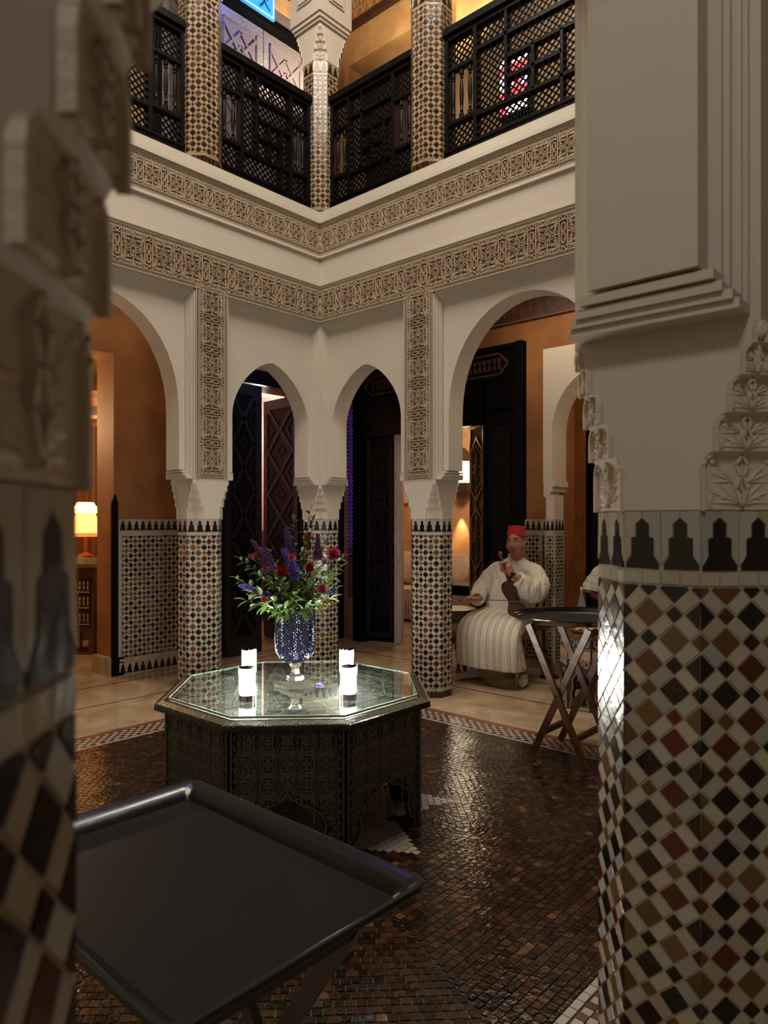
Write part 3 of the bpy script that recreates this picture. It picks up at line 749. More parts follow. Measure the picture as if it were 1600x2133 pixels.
# north salon doors
b = MB()
b.box(-3.29, -3.14, GN-.08, GN+.05, 0, 3.25); b.box(-1.41, -.93, GN-.05, GN+.02, 0, 3.25); b.box(-3.3, -.93, GN-.06, GN+.02, 2.46, 3.25)
b.box(-1.41, -1.37, GN-.06, GN+.02, 0, 3.25); b.box(-1.0, -.93, GN-.09, GN+.02, 0, 3.25)
for z in (2.6, 2.9, 3.2): b.box(-3.3, -.93, GN-.085, GN, z, z+.03)
for x0 in (-3.1, -2.55, -2.0): 
    b.box(x0, x0+.45, GN-.075, GN, 2.68, 2.86)
struct('door_2', b, 'black')
b = MB()
for x0, x1 in ((-3.1, -2.5), (-2.4, -1.8), (-1.7, -1.1)):
    cx = (x0+x1)/2
    b.strip([(x0, 3.05), (x0+.1, 3.16), (x1-.1, 3.16), (x1, 3.05), (x1-.1, 2.95), (x0+.1, 2.95)], .02, 0, .012, lambda x, z, k: (x, GN-.06-k, z), closed=True)
    for j in range(7): b.strip([(cx-.18+j*.06, 3.0), (cx-.15+j*.06, 3.11)], .012, 0, .014, lambda x, z, k: (x, GN-.06-k, z)); b.strip([(cx-.15+j*.06, 3.0), (cx-.18+j*.06, 3.11)], .012, 0, .014, lambda x, z, k: (x, GN-.06-k, z))
struct('trim_%d' % nt, b, 'cedar'); nt += 1
# slanted-top left leaf, slightly open inwards
t = thing('door_leaf', 'tall black carved door leaf seen through the right small arch', 'door', (-3.15, GN+.02, .012), R(13))
w_ = .39; top = [(0, 0), (w_, 0), (w_, 2.49), (0, 2.76)]
b = MB(); b.prism(top, -.022, .022, axis='y'); b.build('leaf_panel', 'black', t)
b = MB(); fy = lambda x, z, k: (x, -.022-k, z)
b.strip([(.04, .08), (w_-.04, .08), (w_-.04, 2.40), (.04, 2.66)], .05, 0, .012, fy, closed=True)
for cz in (.62, 1.38, 2.02):
    for sc, wd in ((1, .022), (.78, .010)):
        b.strip([(w_/2+x*.135*sc, cz+z*.30*sc) for x, z in ((0, -1), (1, -.55), (1, .55), (0, 1), (-1, .55), (-1, -.55))], wd, 0, .012, fy, closed=True)
    for j in range(12):
        a = 2*PI*j/12; b.strip([(w_/2+.05*math.cos(a), cz+.07*math.sin(a)), (w_/2+.09*math.cos(a+.3), cz+.16*math.sin(a+.3))], .010, 0, .012, fy)
    b.strip([(w_/2+.06*math.cos(2*PI*j/14), cz+.08*math.sin(2*PI*j/14)) for j in range(14)], .012, 0, .016, fy, closed=True)
for cz in (1.0, 1.70):
    for sx in (-.07, .07): b.strip([(w_/2+sx, cz-.12), (w_/2+sx, cz+.12)], .018, 0, .01, fy)
b.build('carved_moulding', 'blackcarve', t)
b = MB(); b.box(w_+.004, w_+.10, -.03, .03, 0, 2.47); b.build('leaf_edge', 'silver', t)
for k in range(9): b = MB(); b.ball((w_+.045, -.034, .45+k*.22), .026, 8, sc=(1, .4, 3.0 if k % 2 else 1)); b.build('edge_boss', 'silver', t, smooth=True)
# right leaf, opened into the salon, carved and catching light
t = thing('door_leaf', 'narrow open carved black door leaf behind the violinist, glossy medallions', 'door', (-1.43, GN+.03, .012), R(180-38))
w_ = .50; b = MB(); b.box(0, w_, -.02, .02, 0, 2.5); b.build('leaf_panel', 'black', t)
b = MB(); fy = lambda x, z, k: (x, .02+k, z)
for cz in (.5, 1.25, 2.0):
    for sc, wd in ((1, .03), (.76, .012)):
        b.strip([(w_/2+x*.19*sc, cz+z*.34*sc) for x, z in ((0, -1), (1, -.6), (1, .6), (0, 1), (-1, .6), (-1, -.6))], wd, 0, .014, fy, closed=True)
    for j in range(14):
        a = 2*PI*j/14; b.strip([(w_/2+.06*math.cos(a), cz+.09*math.sin(a)), (w_/2+.12*math.cos(a+.35), cz+.2*math.sin(a+.35))], .012, 0, .014, fy)
    b.ball((w_/2, .03, cz), .055, 12, sc=(1, .4, 1.3))
for cz in (.88, 1.62):
    b.strip([(w_/2, cz-.2), (w_/2, cz+.2)], .03, 0, .012, fy)
b.strip([(.02, .03), (w_-.02, .03), (w_-.02, 2.47), (.02, 2.47)], .04, 0, .012, fy, closed=True)
b.build('carved_moulding', mat('polished_black_wood', (.02, .02, .022), .28, bump=.3, bscale=50), t)
# side panels of black wood with pierced screen next to the door (x -1.4..-.93)
def pierced(b, w, h, st, bw, f3, h0, h1):
    "pierced mashrabiya screen: crossing diagonal bars clipped to w x h (origin lower left)"
    n = int((w+h)/st)+1
    for i in range(n):
        c = i*st
        x0, z0 = (c, 0) if c <= w else (w, c-w)
        x1, z1 = (0, c) if c <= h else (c-h, h)
        if abs(x0-x1) > .004:
            b.strip([(x0, z0), (x1, z1)], bw, h0, h1, f3); b.strip([(w-x0, z0), (w-x1, z1)], bw, h0, h1, f3)
    nx = int(w/st); nz = int(h/st)
t = thing('screen_panel', 'black wall panel with pierced screen behind the violinist', 'screen', (-1.34, GN-.06, 0))
b = MB(); b.box(0, .33, -.02, .0, .1, 2.5); b.build('panel', 'black', t)
b = MB(); pierced(b, .25, 2.2, .035, .012, lambda x, z, k: (x+.04, -.02-k, z+.2), 0, .012); b.build('pierced_screen', 'blackcarve', t, kind='stuff')
# blue-lit pierced window by the corner
t = bpy.data.objects.new('window_1', None); COL.objects.link(t); t['kind'] = 'structure'
b = MB(); pierced(b, .17, 2.35, .048, .012, lambda x, z, k: (x-3.46, GN+.02-k, z+.5), 0, .006); b.build('window_screen', 'black', t, kind='stuff')
b = MB(); b.box(-3.46, -3.29, GN+.10, GN+.11, 1.1, 2.85); b.build('blue_pane', mat('blue_backlit_pane', (.02, .01, .2), .5, emis=(.12, .07, 1), estr=2.4), t)
# white arch in front of the east part of the north gallery wall
b = MB(); b.T = wmap('N', 3.80)
b.box(-.61, -.52, -.158, .018, 0, 1.70)
pts = archpts(.626, 2.28, .62, False); c = .08
b.box(-.64, -.546, -.16, .12, 1.82, 3.07)
for z, e in ((1.68, .0), (1.73, .025), (1.78, .05)): b.box(-.635+.0, -.565+e, -.16+.004*e, .10, z, z+.052)
for d, fl in ((-.16, 0), (.12, 1)):
    for i in range(len(pts)-1):
        (xa, za), (xb, zb) = pts[i], pts[i+1]; l = [(xa+c, d, za), (xb+c, d, zb), (xb+c, d, 3.07), (xa+c, d, 3.07)]
        b.add(l, [(0, 1, 2, 3) if not fl else (3, 2, 1, 0)])
for i in range(len(pts)-1):
    (xa, za), (xb, zb) = pts[i], pts[i+1]; b.add([(xa+c, -.16, za), (xb+c, -.16, zb), (xb+c, .12, zb), (xa+c, .12, za)], [(0, 1, 2, 3)])
b.box(.706, .84, -.16, .12, 0, 3.07); b.box(-.64, .84, -.16, .12, 3.07, 3.09)
struct('wall_gallery_arch', b, 'plaster')
# zellige facing of that pier
pr = bpy.data.objects.new('trim_%d' % nt, None); COL.objects.link(pr); pr['kind'] = 'structure'; nt += 1
b = MB(); b.box(-.615, -.515, 3.638, 3.82, 0, ZT); b.box(-.93, -.615, 3.79, 3.82, 0, ZT); b.build('pier_ground', 'grout', pr)
tl = []
F = frame((-.565, 3.638, 0), (1, 0, 0), (0, -1, 0)); tl += zellige(.068, .09, 1.31, F, .034, 0)+course(.10, .06, .085, F, 3, 'tile_white')+course(.10, 1.318, 1.345, F, 3, 'tile_white')+merlons(.10, 1.363, ZT, F, 2)
tl += [([(sx-.010, .085), (sx+.010, .085), (sx+.010, 1.317), (sx-.010, 1.317)], F, 'tile_white') for sx in (-.042, .042)]
F = frame((-.515, 3.729, 0), (0, 1, 0), (1, 0, 0)); tl += zellige(.136, .09, 1.31, F, .034, 0)+course(.18, 1.318, 1.345, F, 4, 'tile_white')+merlons(.18, 1.363, ZT, F, 3)
F = frame((-.675, 3.79, 0), (1, 0, 0), (0, -1, 0))
for i in range(26): tl += course(.115, .02+i*.05, .02+i*.05+.048, F, 3, 'skirt')
tl += merlons(.115, 1.363, ZT, F, 2)
F = frame((-.832, 3.79, 0), (1, 0, 0), (0, -1, 0)); tl += zellige(.160, .09, 1.31, F, .040, 0)+merlons(.19, 1.363, ZT, F, 3)+course(.19, 1.318, 1.345, F, 4, 'tile_white')
tl += [([(sx-.007, .085), (sx+.007, .085), (sx+.007, 1.317), (sx-.007, 1.317)], F, 'tile_white') for sx in (-.088, .088)]
place_tiles(pr, tl, 160, 9)

# ------------------------------------------------------------------ rooms beyond
wallbox('wall_pink_room', [(-6.2, -6.1, 1.92, 4.2, 0, 3.3), (-6.2, GW-T_, 4.1, 4.2, 0, 3.3), (-6.2, GW-T_, 1.88, 1.95, 0, 3.3)], 'pink')
wallbox('ceiling_pink_room', [(-6.2, GW-T_, 1.92, 4.2, 3.25, 3.35)], 'pink')
wallbox('wall_pink_room_dado', [(-6.1, -6.08, 1.95, 4.1, 0, 1.32), (-6.1, GW-T_, 4.08, 4.1, 0, 1.32)], 'redwall')
t = thing('ceiling_lamp', 'small round lamp on the pink ceiling beyond the left small arch', 'lamp', (-5.0, 3.03, 3.25))
b = MB(); b.lathe([(.13, 0), (.13, -.02), (.10, -.03)], 20); b.build('lamp_rim', 'chrome', t)
b = MB(); b.lathe([(.10, -.03), (.07, -.06), (.01, -.075)], 20); b.build('lamp_bowl', mat('warm_bowl', (1, .9, .8), .5, emis=(1, .8, .6), estr=6), t)
t = thing('wall_lantern', 'small lit lantern in the pink room beyond the left small arch', 'lamp', (-5.95, 4.0, 1.78))
b = MB(); b.lathe([(.05, 0), (.05, .16)], 8); b.build('lamp_glass', mat('lantern_glass_lit', (1, 1, .9), .5, emis=(1, .85, .6), estr=9), t)
b = MB(); b.lathe([(.055, .16), (.02, .21), (.004, .24)], 8); b.build('lamp_cap', 'chrome', t); b = MB(); b.lathe([(.055, -.01), (.055, 0)], 8); b.build('lamp_floor', 'chrome', t)
# library (west room)
wallbox('wall_library', [(-6.8, -6.7, -2.6, 1.88, 0, 3.6), (-6.8, GW-T_, 1.80, 1.88, 0, 3.6), (-6.8, GW-T_, -2.7, -2.6, 0, 3.6)], 'gold')
wallbox('ceiling_library', [(-6.8, GW-T_, -2.7, 1.88, 3.6, 3.7)], 'darkwood')
p0 = P(178, 1400, 7.9)
t = thing('pedestal_cabinet', 'carved wooden pedestal cabinet under the pleated lamp at far left', 'cabinet', (p0.x, p0.y, 0), R(35))
H_ = 1.05
b = MB(); b.box(-.2, .2, -.18, .18, .25, H_-.1); b.box(-.2, .2, -.18, .18, 0, .02)
for x in (-.2, .14):
    for y in (-.18, .12): b.box(x, x+.06, y, y+.06, 0, .25)
b.build('cabinet_body', 'walnut', t)
b = MB(); b.box(-.24, .24, -.22, .22, H_-.10, H_-.06); b.box(-.27, .27, -.25, .25, H_-.06, H_); b.build('marble_top', 'marble', t)
b = MB()
for zc in (.40, .58, .75):
    b.box(-.16, .16, -.195, -.178, zc-.075, zc-.062)
    for i in range(7): b.lathe([(.008, -.05), (.014, -.02), (.007, 0), (.014, .02), (.008, .05)], 6, (-.14+i*.046, -.187, zc))
b.build('spindle_row', 'wood', t, kind='stuff')
b = MB(); b.box(-.17, .17, -.184, -.179, .3, .83); b.build('recess_shade', 'ebony', t)  # dark plate that stands in for the shade behind the spindles
t = thing('table_lamp', 'lit table lamp with pleated orange shade at far left', 'lamp', (p0.x, p0.y, H_+.002)); t.scale = (1.15, 1.15, 1.15)
b = MB(); b.lathe([(.07, 0), (.07, .02), (.018, .05), (.014, .22)], 16); b.build('lamp_stem', 'wood', t, smooth=True)
b = MB(); n = 48; rings = []
for z, r in ((.20, .155), (.235, .155)): rings.append([((r)*math.cos(2*PI*k/n), r*math.sin(2*PI*k/n), z) for k in range(n)])
b.loft(rings); b.build('shade_band', mat('shade_band', (.7, .2, .08), .7, emis=(1, .18, .04), estr=.7), t)
b = MB(); rings = []
for z, r in ((.235, .15), (.43, .085)): rings.append([((r+.004*(k % 2))*math.cos(2*PI*k/n), (r+.004*(k % 2))*math.sin(2*PI*k/n), z) for k in range(n)])
b.loft(rings); b.build('pleated_shade', mat('pleated_shade', (.8, .45, .12), .7, emis=(1, .42, .10), estr=1.3), t)
b = MB(); rings = []
for z, r in ((.425, .11), (.47, .12), (.50, .085), (.53, .07)): rings.append([((r+.008*math.sin(6*2*PI*k/n))*math.cos(2*PI*k/n), (r+.008*math.sin(6*2*PI*k/n))*math.sin(2*PI*k/n), z) for k in range(n)])
b.loft(rings); b.build('shade_ruffle', mat('shade_ruffle', (.9, .8, .4), .7, emis=(1, .70, .25), estr=1.6), t)
cpt = P(180, 900, 8.6); t = thing('curtain', 'gathered brown curtain behind the pleated lamp', 'curtain', (cpt.x, cpt.y, 0), YAW)
b = MB(); n = 60; pts = [(-.5+i/n*1.1, .035*math.sin(i*1.25)) for i in range(n+1)]
b.loft([[(x, y, z) for x, y in pts] for z in (.1, 2.6)], closed=False, cap=False); b.loft([[(x, y+.01, z) for x, y in pts] for z in (.1, 2.6)], closed=False, cap=False)
b.build('curtain_cloth', 'curtain', t, smooth=True, ang=80)
cpt = P(180, 830, 8.2); t = thing('wall_shelf', 'wooden wall shelf high above the curtain at far left', 'shelf', (cpt.x, cpt.y, 2.62), YAW)
b = MB()
for z in (0, .28): b.box(-.5, .45, -.12, .12, z, z+.04)
b.box(-.5, .45, .1, .12, 0, .32); b.box(.4, .45, -.12, .12, 0, .32); b.build('shelf_board', 'wood', t)
b = MB(); b.box(-.3, -.02, -.08, .08, .045, .10); b.box(.05, .3, -.08, .08, .045, .15); b.build('box_row', 'darkwood', t)

# salon beyond the north doors
wallbox('wall_salon', [(-5.3, -1.06, 6.3, 6.4, 0, 3.3), (-5.3, -5.2, 4.22, 6.4, 0, 3.3), (-1.10, -1.06, 4.12, 6.4, 0, 3.3), (-5.3, -3.9, 4.21, 4.26, 0, 3.3)], 'gold')
wallbox('ceiling_salon', [(-5.3, -1.06, 4.12, 6.4, 3.2, 3.3)], 'plaster')
sp = P(962, 992, 9.0); q = proj((sp.x, 6.28, 0)) 
d = P(962, 992, 1)-CAM; kk = (6.30-CAM.y)/d.y; sp = CAM+d*kk; sc = kk
t = thing('wall_sconce', 'lit pierced wall sconce on the orange wall behind the arch', 'lamp', (sp.x+.06, 6.23, sp.z+.03))
r_ = .17
b = MB(); b.lathe([(r_, -.14), (r_, .17)], 12, (0, -.06, 0)); b.build('sconce_glass', mat('sconce_glass', (1, .95, .8), .5, emis=(1, .88, .60), estr=9), t)
b = MB()
for k in range(12):
    a = 2*PI*k/12; b.tube([(r_*1.03*math.cos(a), -.06+r_*1.03*math.sin(a), -.14), (r_*1.03*math.cos(a), -.06+r_*1.03*math.sin(a), .17)], .007, 5)
b.build('sconce_cage', 'sconce', t, kind='stuff')
b = MB(); b.lathe([(r_*1.05, .17), (r_*.85, .30), (r_*.4, .38), (.01, .40)], 16, (0, -.06, 0)); b.build('sconce_cap', 'sconce', t, smooth=True)
b = MB(); b.lathe([(.01, -.39), (r_*.5, -.34), (r_*.9, -.25), (r_*1.05, -.14)], 16, (0, -.06, 0)); b.build('sconce_bowl', 'sconce', t, smooth=True)
light('sconce_light', 'SPOT', (sp.x, 6.20, sp.z-.5), 16, ORANGE, .02, (sp.x, 6.4, .3), 50)
t = thing('picture_panel', 'ivory picture panel on the salon wall right of the open door leaf', 'picture', (0, 0, 0))
d = P(853, 1020, 1)-CAM; kk = (6.28-CAM.y)/d.y; c = CAM+d*kk
b = MB(); b.box(c.x-.22, c.x+.12, 6.26, 6.30, 1.75, 2.4); b.build('panel', 'picture', t)
b = MB()
for q in ((-.24, -.22, 1.73, 2.42), (.12, .14, 1.73, 2.42), (-.24, .14, 2.40, 2.42), (-.24, .14, 1.73, 1.75)): b.box(c.x+q[0], c.x+q[1], 6.25, 6.30, q[2], q[3])
b.build('picture_frame', 'wood', t)
def cushion(name, label, c, sx, sy, sz, rz=0, tilt=0, cat='cushion', group=None, m='cushion', p=.55):
    b = MB(); n = 24; rings = []
    for j in range(1, 12):
        a = PI*j/12-PI/2; rr = max(0, math.cos(a))**.6; z = math.sin(a)
        rings.append([(sx*rr*(abs(math.cos(t))**p)*math.copysign(1, math.cos(t)), sy*rr*(abs(math.sin(t))**p)*math.copysign(1, math.sin(t)), sz*z*(1+.06*noise.noise(Vector((3*math.cos(t), 3*math.sin(t), z*2))))) for t in [2*PI*k/n for k in range(n)]])
    b.loft(rings); o = b.build(name, m, smooth=True, ang=70); o.location = c; o.rotation_euler = (tilt, 0, rz)
    tag(o, label, cat, group); return o
# bench with seat cushions along the salon wall
t = thing('salon_bench', 'long upholstered salon bench with tasselled cream skirt behind the doors', 'sofa', (-3.5, 5.85, 0))
b = MB(); b.box(-1.6, 1.6, -.4, .4, .03, .30); b.build('bench_base', 'cushion', t)
b = MB(); b.box(-1.6, 1.6, -.44, .42, .30, .47); b.build('seat_mattress', 'cushion', t)
b = MB()
for i in range(64): b.tube([(-1.58+i*.05, -.45, .30), (-1.58+i*.05, -.452, .05)], .012, 5)
b.build('fringe', 'cushion', t, kind='stuff')
for i, (x, lab) in enumerate(((-4.45, 'patterned cushion glimpsed between the black door leaf and the column'), (-3.45, 'cream damask cushion right of the column, below the sconce'), (-2.6, 'cream damask cushion at the right end of the salon bench'))):
    cushion('sofa_cushion', lab, (x, 6.03, .735), .33, .12, .25, 0, R(-14))
d = P(960, 1210, 1)-CAM; kk = (5.0-CAM.y)/d.y; c = CAM+d*kk
t = thing('coffee_table', 'low dark coffee table in front of the cream salon bench', 'table', (c.x+.1, 5.0, 0))
b = MB(); b.box(-.55, .45, -.3, .3, .62, .66); b.box(-.5, .4, -.26, .26, .53, .62); b.build('table_top', 'blackgloss', t)
for x in (-.48, .34):
    for y in (-.24, .18): b = MB(); b.box(x, x+.06, y, y+.06, 0, .53); b.build('leg', 'blackgloss', t)
# east salon beyond the white arch
wallbox('wall_east_salon', [(-1.04, 2.6, 5.9, 6.0, 0, 3.3), (-1.04, -1.0, 4.12, 6.0, 0, 3.3), (2.5, 2.6, 4.12, 6, 0, 3.3)], 'gold')
wallbox('ceiling_east_salon', [(-1.04, 2.6, 4.12, 6.0, 3.25, 3.35)], 'darkwood')
d = P(1220, 1000, 1)-CAM; kk = (4.74-CAM.y)/d.y; c = CAM+d*kk
t = thing('tall_cabinet', 'black tall cabinet in the orange room at the right, beside the near column', 'cabinet', (c.x+.42, 4.91, 0))
b = MB(); b.box(-.42, .6, -.16, .16, 0, 2.9); b.build('cabinet_body', 'black', t)
b = MB(); b.box(-.36, .54, -.175, -.16, .1, 2.8); b.build('cabinet_door', 'blackcarve', t)

# ------------------------------------------------------------------ upper storey
UZ = 4.34
wallbox('floor_upper', [(GW-T_, 5.4, XC-AP+.02, 4.15, 4.24, UZ), (GW-T_, -XC+AP-.02, -4, XC-AP+.02, 4.24, UZ)], 'marble')
wallbox('wall_upper_west', [(GW-T_, GW, -4, 4.1, UZ, 9.0)], 'gold')
# niche opening in the upper north wall x -2.6..-1.5, z UZ..6.45
ON = [( -2.50, -.95)]
wallbox('wall_upper_north', [(GW, -3.44, GN, GN+.35, UZ, 9.0), (-1.8, 5.4, GN, GN+.35, UZ, 9.0), (-3.44, -1.8, GN, GN+.35, 7.08, 9.0), (-3.44, -1.8, GN+.34, GN+.36, UZ, 7.08)], 'gold')
wallbox('window_2', [(-3.40, -1.84, GN+.27, GN+.33, UZ, 6.95)], 'darkwood')
wallbox('ceiling', [(GW-T_, 5.4, XC-AP-.2, 4.15, 8.9, 9.1), (GW-T_, -XC+AP+.2, -5, 4.15, 8.9, 9.1), (XC-AP-.1, 5.4, -5, 4.15, 8.9, 9.1)], 'darkwood')
wallbox('trim_%d' % nt, [(GW, 5.4, GN-.06, GN, 7.48, 7.56), (GW, GW+.06, -4, GN, 7.48, 7.56)], 'cedar'); nt += 1
root = bpy.data.objects.new('trim_%d' % nt, None); COL.objects.link(root); root['kind'] = 'structure'; nt += 1
b = MB(); b.box(GW, 5.4, GN-.04, GN, 7.56, 7.95); b.box(GW, GW+.04, -4, GN, 7.56, 7.95); b.build('frieze_ground', mat('painted_frieze', (.42, .20, .08), .6, var=.3, vscale=10), root)
b = MB()
for i in range(40):
    cx = GW+.1+i*.12
    b.strip([(cx+.045*math.cos(t), 7.76+.08*math.sin(t)) for t in [2*PI*j/10 for j in range(10)]], .012, 0, .004, lambda x, y, h: (x, GN-.04-h, y), closed=True)
    b.strip([(cx-.05, 7.6), (cx, 7.9), (cx+.05, 7.6)], .010, 0, .004, lambda x, y, h: (x, GN-.04-h, y))
    cy = GN-.1-i*.12
    b.strip([(cy+.045*math.cos(t), 7.76+.08*math.sin(t)) for t in [2*PI*j/10 for j in range(10)]], .012, 0, .004, lambda x, y, h: (GW+.04+h, x, y), closed=True)
b.build('painted_ornament', mat('frieze_cream', (.55, .45, .28), .6), root, kind='stuff')
b = MB()                                                   # painted scroll on the wall right of the upper column
for k in range(9):
    cx = -.55+k*.28
    for r in (.13, .09, .05): b.strip([(cx+r*math.cos(t), 6.62+r*math.sin(t)) for t in [2*PI*j/16 for j in range(14)]], .007, 0, .003, lambda x, y, h: (x, GN-h, y))
b.strip([(-.7, 6.45), (2.5, 6.45)], .010, 0, .003, lambda x, y, h: (x, GN-h, y))
struct('trim_%d' % nt, b, mat('red_ornament', (.36, .11, .05), .6)); nt += 1
# columns continue as square piers above the capitals
b = MB()
for x, y in ((-XC, XC), (-XI, XC), (-XC, XI), (XI, XC), (-XC, -XI)):
    b.box(x-AP, x+AP, y-AP, y+AP, ZU+1.78, 8.9)
    for e, z in ((.018, ZU+1.80), (.032, ZU+1.83), (.045, ZU+1.87)): b.box(x-AP-e, x+AP+e, y-AP-e, y+AP+e, z, 8.3)
    for sx, sy in ((1, 0), (0, -1)):
        e = .045
        for q, h in ((.10, .012), (.07, .022)):
            if sx: b.box(x+AP+e, x+AP+e+h, y-q, y+q, ZU+1.98+h*2, 8.3)
            else: b.box(x-q, x+q, y-AP-e-h, y-AP-e, ZU+1.98+h*2, 8.3)
struct('wall_upper_piers', b, 'plaster')
# upper west double door with geometric panels
for i, (y0, lab) in enumerate(((1.305, 'upper storey door leaf, leftmost, mostly behind the upper left column'), (1.93, 'upper storey door leaf with geometric panels, left of the pair, under the blue sign'), (2.555, 'upper storey door leaf with geometric panels, right of the pair, beside the corner column'))):
    w_ = .615
    t = thing('upper_door_leaf', lab, 'door', (GW+.03, y0, UZ+.012), R(90)); h = 2.56
    b = MB(); b.box(0, w_, -.02, .02, 0, h); b.build('leaf_panel', 'doormetal', t)
    b = MB(); b.box(.09, w_-.09, -.024, -.018, .2, h-.12); b.build('inner_panel', 'doorpanel', t)
    b = MB(); fy = lambda x, z, k: (x, -.024-k, z)
    b.strip([(.09, .2), (w_-.09, .2), (w_-.09, h-.12), (.09, h-.12)], .016, 0, .012, fy, closed=True)
    for zc in (.55, 1.03, 1.57, 2.11):
        for sg in (1, -1):
            b.strip([(w_/2-.20, zc-.25*sg), (w_/2+.20, zc+.25*sg)], .035, 0, .018, fy)
            b.strip([(w_/2-.20, zc), (w_/2, zc+.25*sg)], .026, 0, .016, fy); b.strip([(w_/2+.20, zc), (w_/2, zc+.25*sg)], .026, 0, .016, fy)
        b.strip([(w_/2, zc-.10), (w_/2+.08, zc), (w_/2, zc+.10), (w_/2-.08, zc)], .02, 0, .022, fy, closed=True)
    b.build('star_moulding', 'doorpanel', t)
b = MB(); b.box(GW, GW+.05, 1.18, 1.30, UZ, 6.92); b.box(GW, GW+.05, 3.175, 3.26, UZ, 6.92); b.box(GW, GW+.06, 1.18, 3.5, 6.92, 6.98); b.box(GW, GW+.09, 1.18, 3.5, 6.98, 7.04); b.box(GW, GW+.05, 1.18, 3.5, 7.04, 7.10)
struct('door_3', b, 'black')
wallbox('trim_%d' % nt, [(GW, GW+.012, 1.18, 3.5, 7.10, 7.26)], 'doormetal'); nt += 1
# blue emergency sign over the doors, on a bracket, facing into the courtyard
d = P(530, -10, 1)-CAM; kk = (GW+.42-CAM.x)/d.x; c = CAM+d*kk
t = thing('exit_sign', 'glowing blue pictogram sign over the upper storey doors', 'sign', (c.x, c.y, c.z))
b = MB(); b.box(-.012, .012, -.26, .26, -.14, .14); b.build('sign_panel', mat('sign_blue', (.02, .2, .8), .4, emis=(.02, .20, .9), estr=.7), t)
sg_ = mat('sign_light', (.6, .9, 1), .4, emis=(.25, .65, 1), estr=.8)
b = MB(); fx = lambda y, z, k: (.012+k, y, z)
b.strip([(-.24, -.12), (.24, -.12), (.24, .12), (-.24, .12)], .010, 0, .003, fx, closed=True)
b.strip([(-.19, -.09), (-.10, -.09), (-.10, .09), (-.19, .09)], .012, 0, .003, fx, closed=True)
b.strip([(-.04, .0), (.02, .0)], .014, 0, .003, fx); b.strip([(.0, -.025), (-.04, .0), (.0, .025)], .012, 0, .003, fx)
b.build('pictogram_frame', sg_, t)
b = MB(); fx = lambda y, z, k: (.013+k, y, z)
b.strip([(.10, .05), (.12, 0), (.09, -.05), (.06, -.08)], .018, 0, .003, fx); b.strip([(.12, 0), (.15, -.04), (.19, -.07)], .016, 0, .003, fx); b.strip([(.06, .01), (.10, .04), (.16, .02)], .012, 0, .003, fx)
b.strip([(.105, .085), (.125, .085)], .022, 0, .003, fx); b.build('running_figure', mat('sign_dark', (.005, .02, .12), .5), t)
b = MB(); b.box(-.42, -.012, -.01, .01, .10, .12); b.build('sign_bracket', 'black', t)
# railings
def baluster_mesh():
    if 'bal' not in MESHC:
        b = MB(); H = .40
        b.lathe([(.020, 0), (.020, .04), (.010, .05), (.016, .065), (.011, .075), (.015, .12), (.019, .2), (.015, .28), (.010, .325), (.016, .335), (.010, .35), (.020, .36), (.020, .40)], 10)
        MESHC['bal'] = b.mesh('baluster', [M['black']], True)
    return MESHC['bal']
def railing(label, side, c, s0, s1, grid, left=True, right=True):
    T0 = wmap(side, c) @ Matrix.Translation((0, 0, 0)); L = s1-s0
    t = thing('wooden_railing', label, 'railing', tuple(T0 @ Vector((s0, 0, UZ+.005))), 0)
    R3 = T0.to_3x3().to_4x4()
    def mk(): b = MB(); b.T = R3; return b
    b = mk(); b.box(0, L, -.035, .035, 0, .12); b.box(0, L, -.045, .045, .12, .14); b.build('bottom_rail', 'black', t)
    b = mk(); b.box(0, L, -.035, .035, 1.04, 1.08); b.box(0, L, -.06, .06, 1.08, 1.13); b.box(0, L, -.045, .045, 1.13, 1.15); b.build('top_rail', 'black', t)
    z0, z1 = .14, 1.04; bw = .30 if L > 1.3 else .24; st = mk(); pan = []
    x0 = 0
    def stile(x): st.box(x-.018, x+.018, -.034, .034, z0, z1)
    def rail_(xa, xb, z): st.box(xa, xb, -.031, .031, z-.014, z+.014)
    for en, xa in ((left, 0), (right, L-bw)):
        if not en: continue
        xb = xa+bw; stile(max(xa, .018)); stile(min(xb, L-.018))
        rail_(xa, xb, z0+.22); rail_(xa, xb, z0+.66)
        pan += [(xa+.02, xb-.02, z0, z0+.21), (xa+.02, xb-.02, z0+.67, z1)]
        for k in range(3 if bw > .25 else 2):
            bx = xa+bw*(k+.8)/(3.6 if bw > .25 else 2.6)
            m = R3 @ Matrix.Translation((bx, 0, z0+.237)); put('baluster', baluster_mesh(), t, mw=m)
    a, e = (bw if left else .018), (L-bw if right else L-.018); w = e-a
    for kind, *q in grid:
        if kind == 's': x = a+q[0]*w; st.box(x-.013, x+.013, -.031, .031, z0+q[1]*(z1-z0), z0+q[2]*(z1-z0))
        else: rail_(a+q[1]*w, a+q[2]*w, z0+q[0]*(z1-z0))
    pan.append((a+.015, e-.015, z0, z1))
    st.build('frame_bars', 'black', t)
    for xa, xb, za, zb in pan:
        b = mk(); pierced(b, xb-xa, zb-za, .056, .0140, lambda x, z, k: (x+xa, -k, z+za), -.004, .004)
        b.build('lattice_panel', 'black', t, kind='stuff')
    return t
G1 = [('r', .80, 0, 1), ('r', .22, 0, 1), ('s', .3, .22, 1), ('r', .60, .3, 1), ('s', .55, .22, .60), ('r', .42, .3, .8), ('s', .8, .0, .60)]
railing('black lattice railing between the upper right column and the near right column', 'N', XC, -XI+AP, XI-AP, G1)
railing('black lattice railing between the corner column and the upper right column', 'N', XC, -XC+AP, -XI-AP, G1)
railing('black lattice railing between the upper left column and the corner column', 'W', -XC, XI+AP, XC-AP, G1)
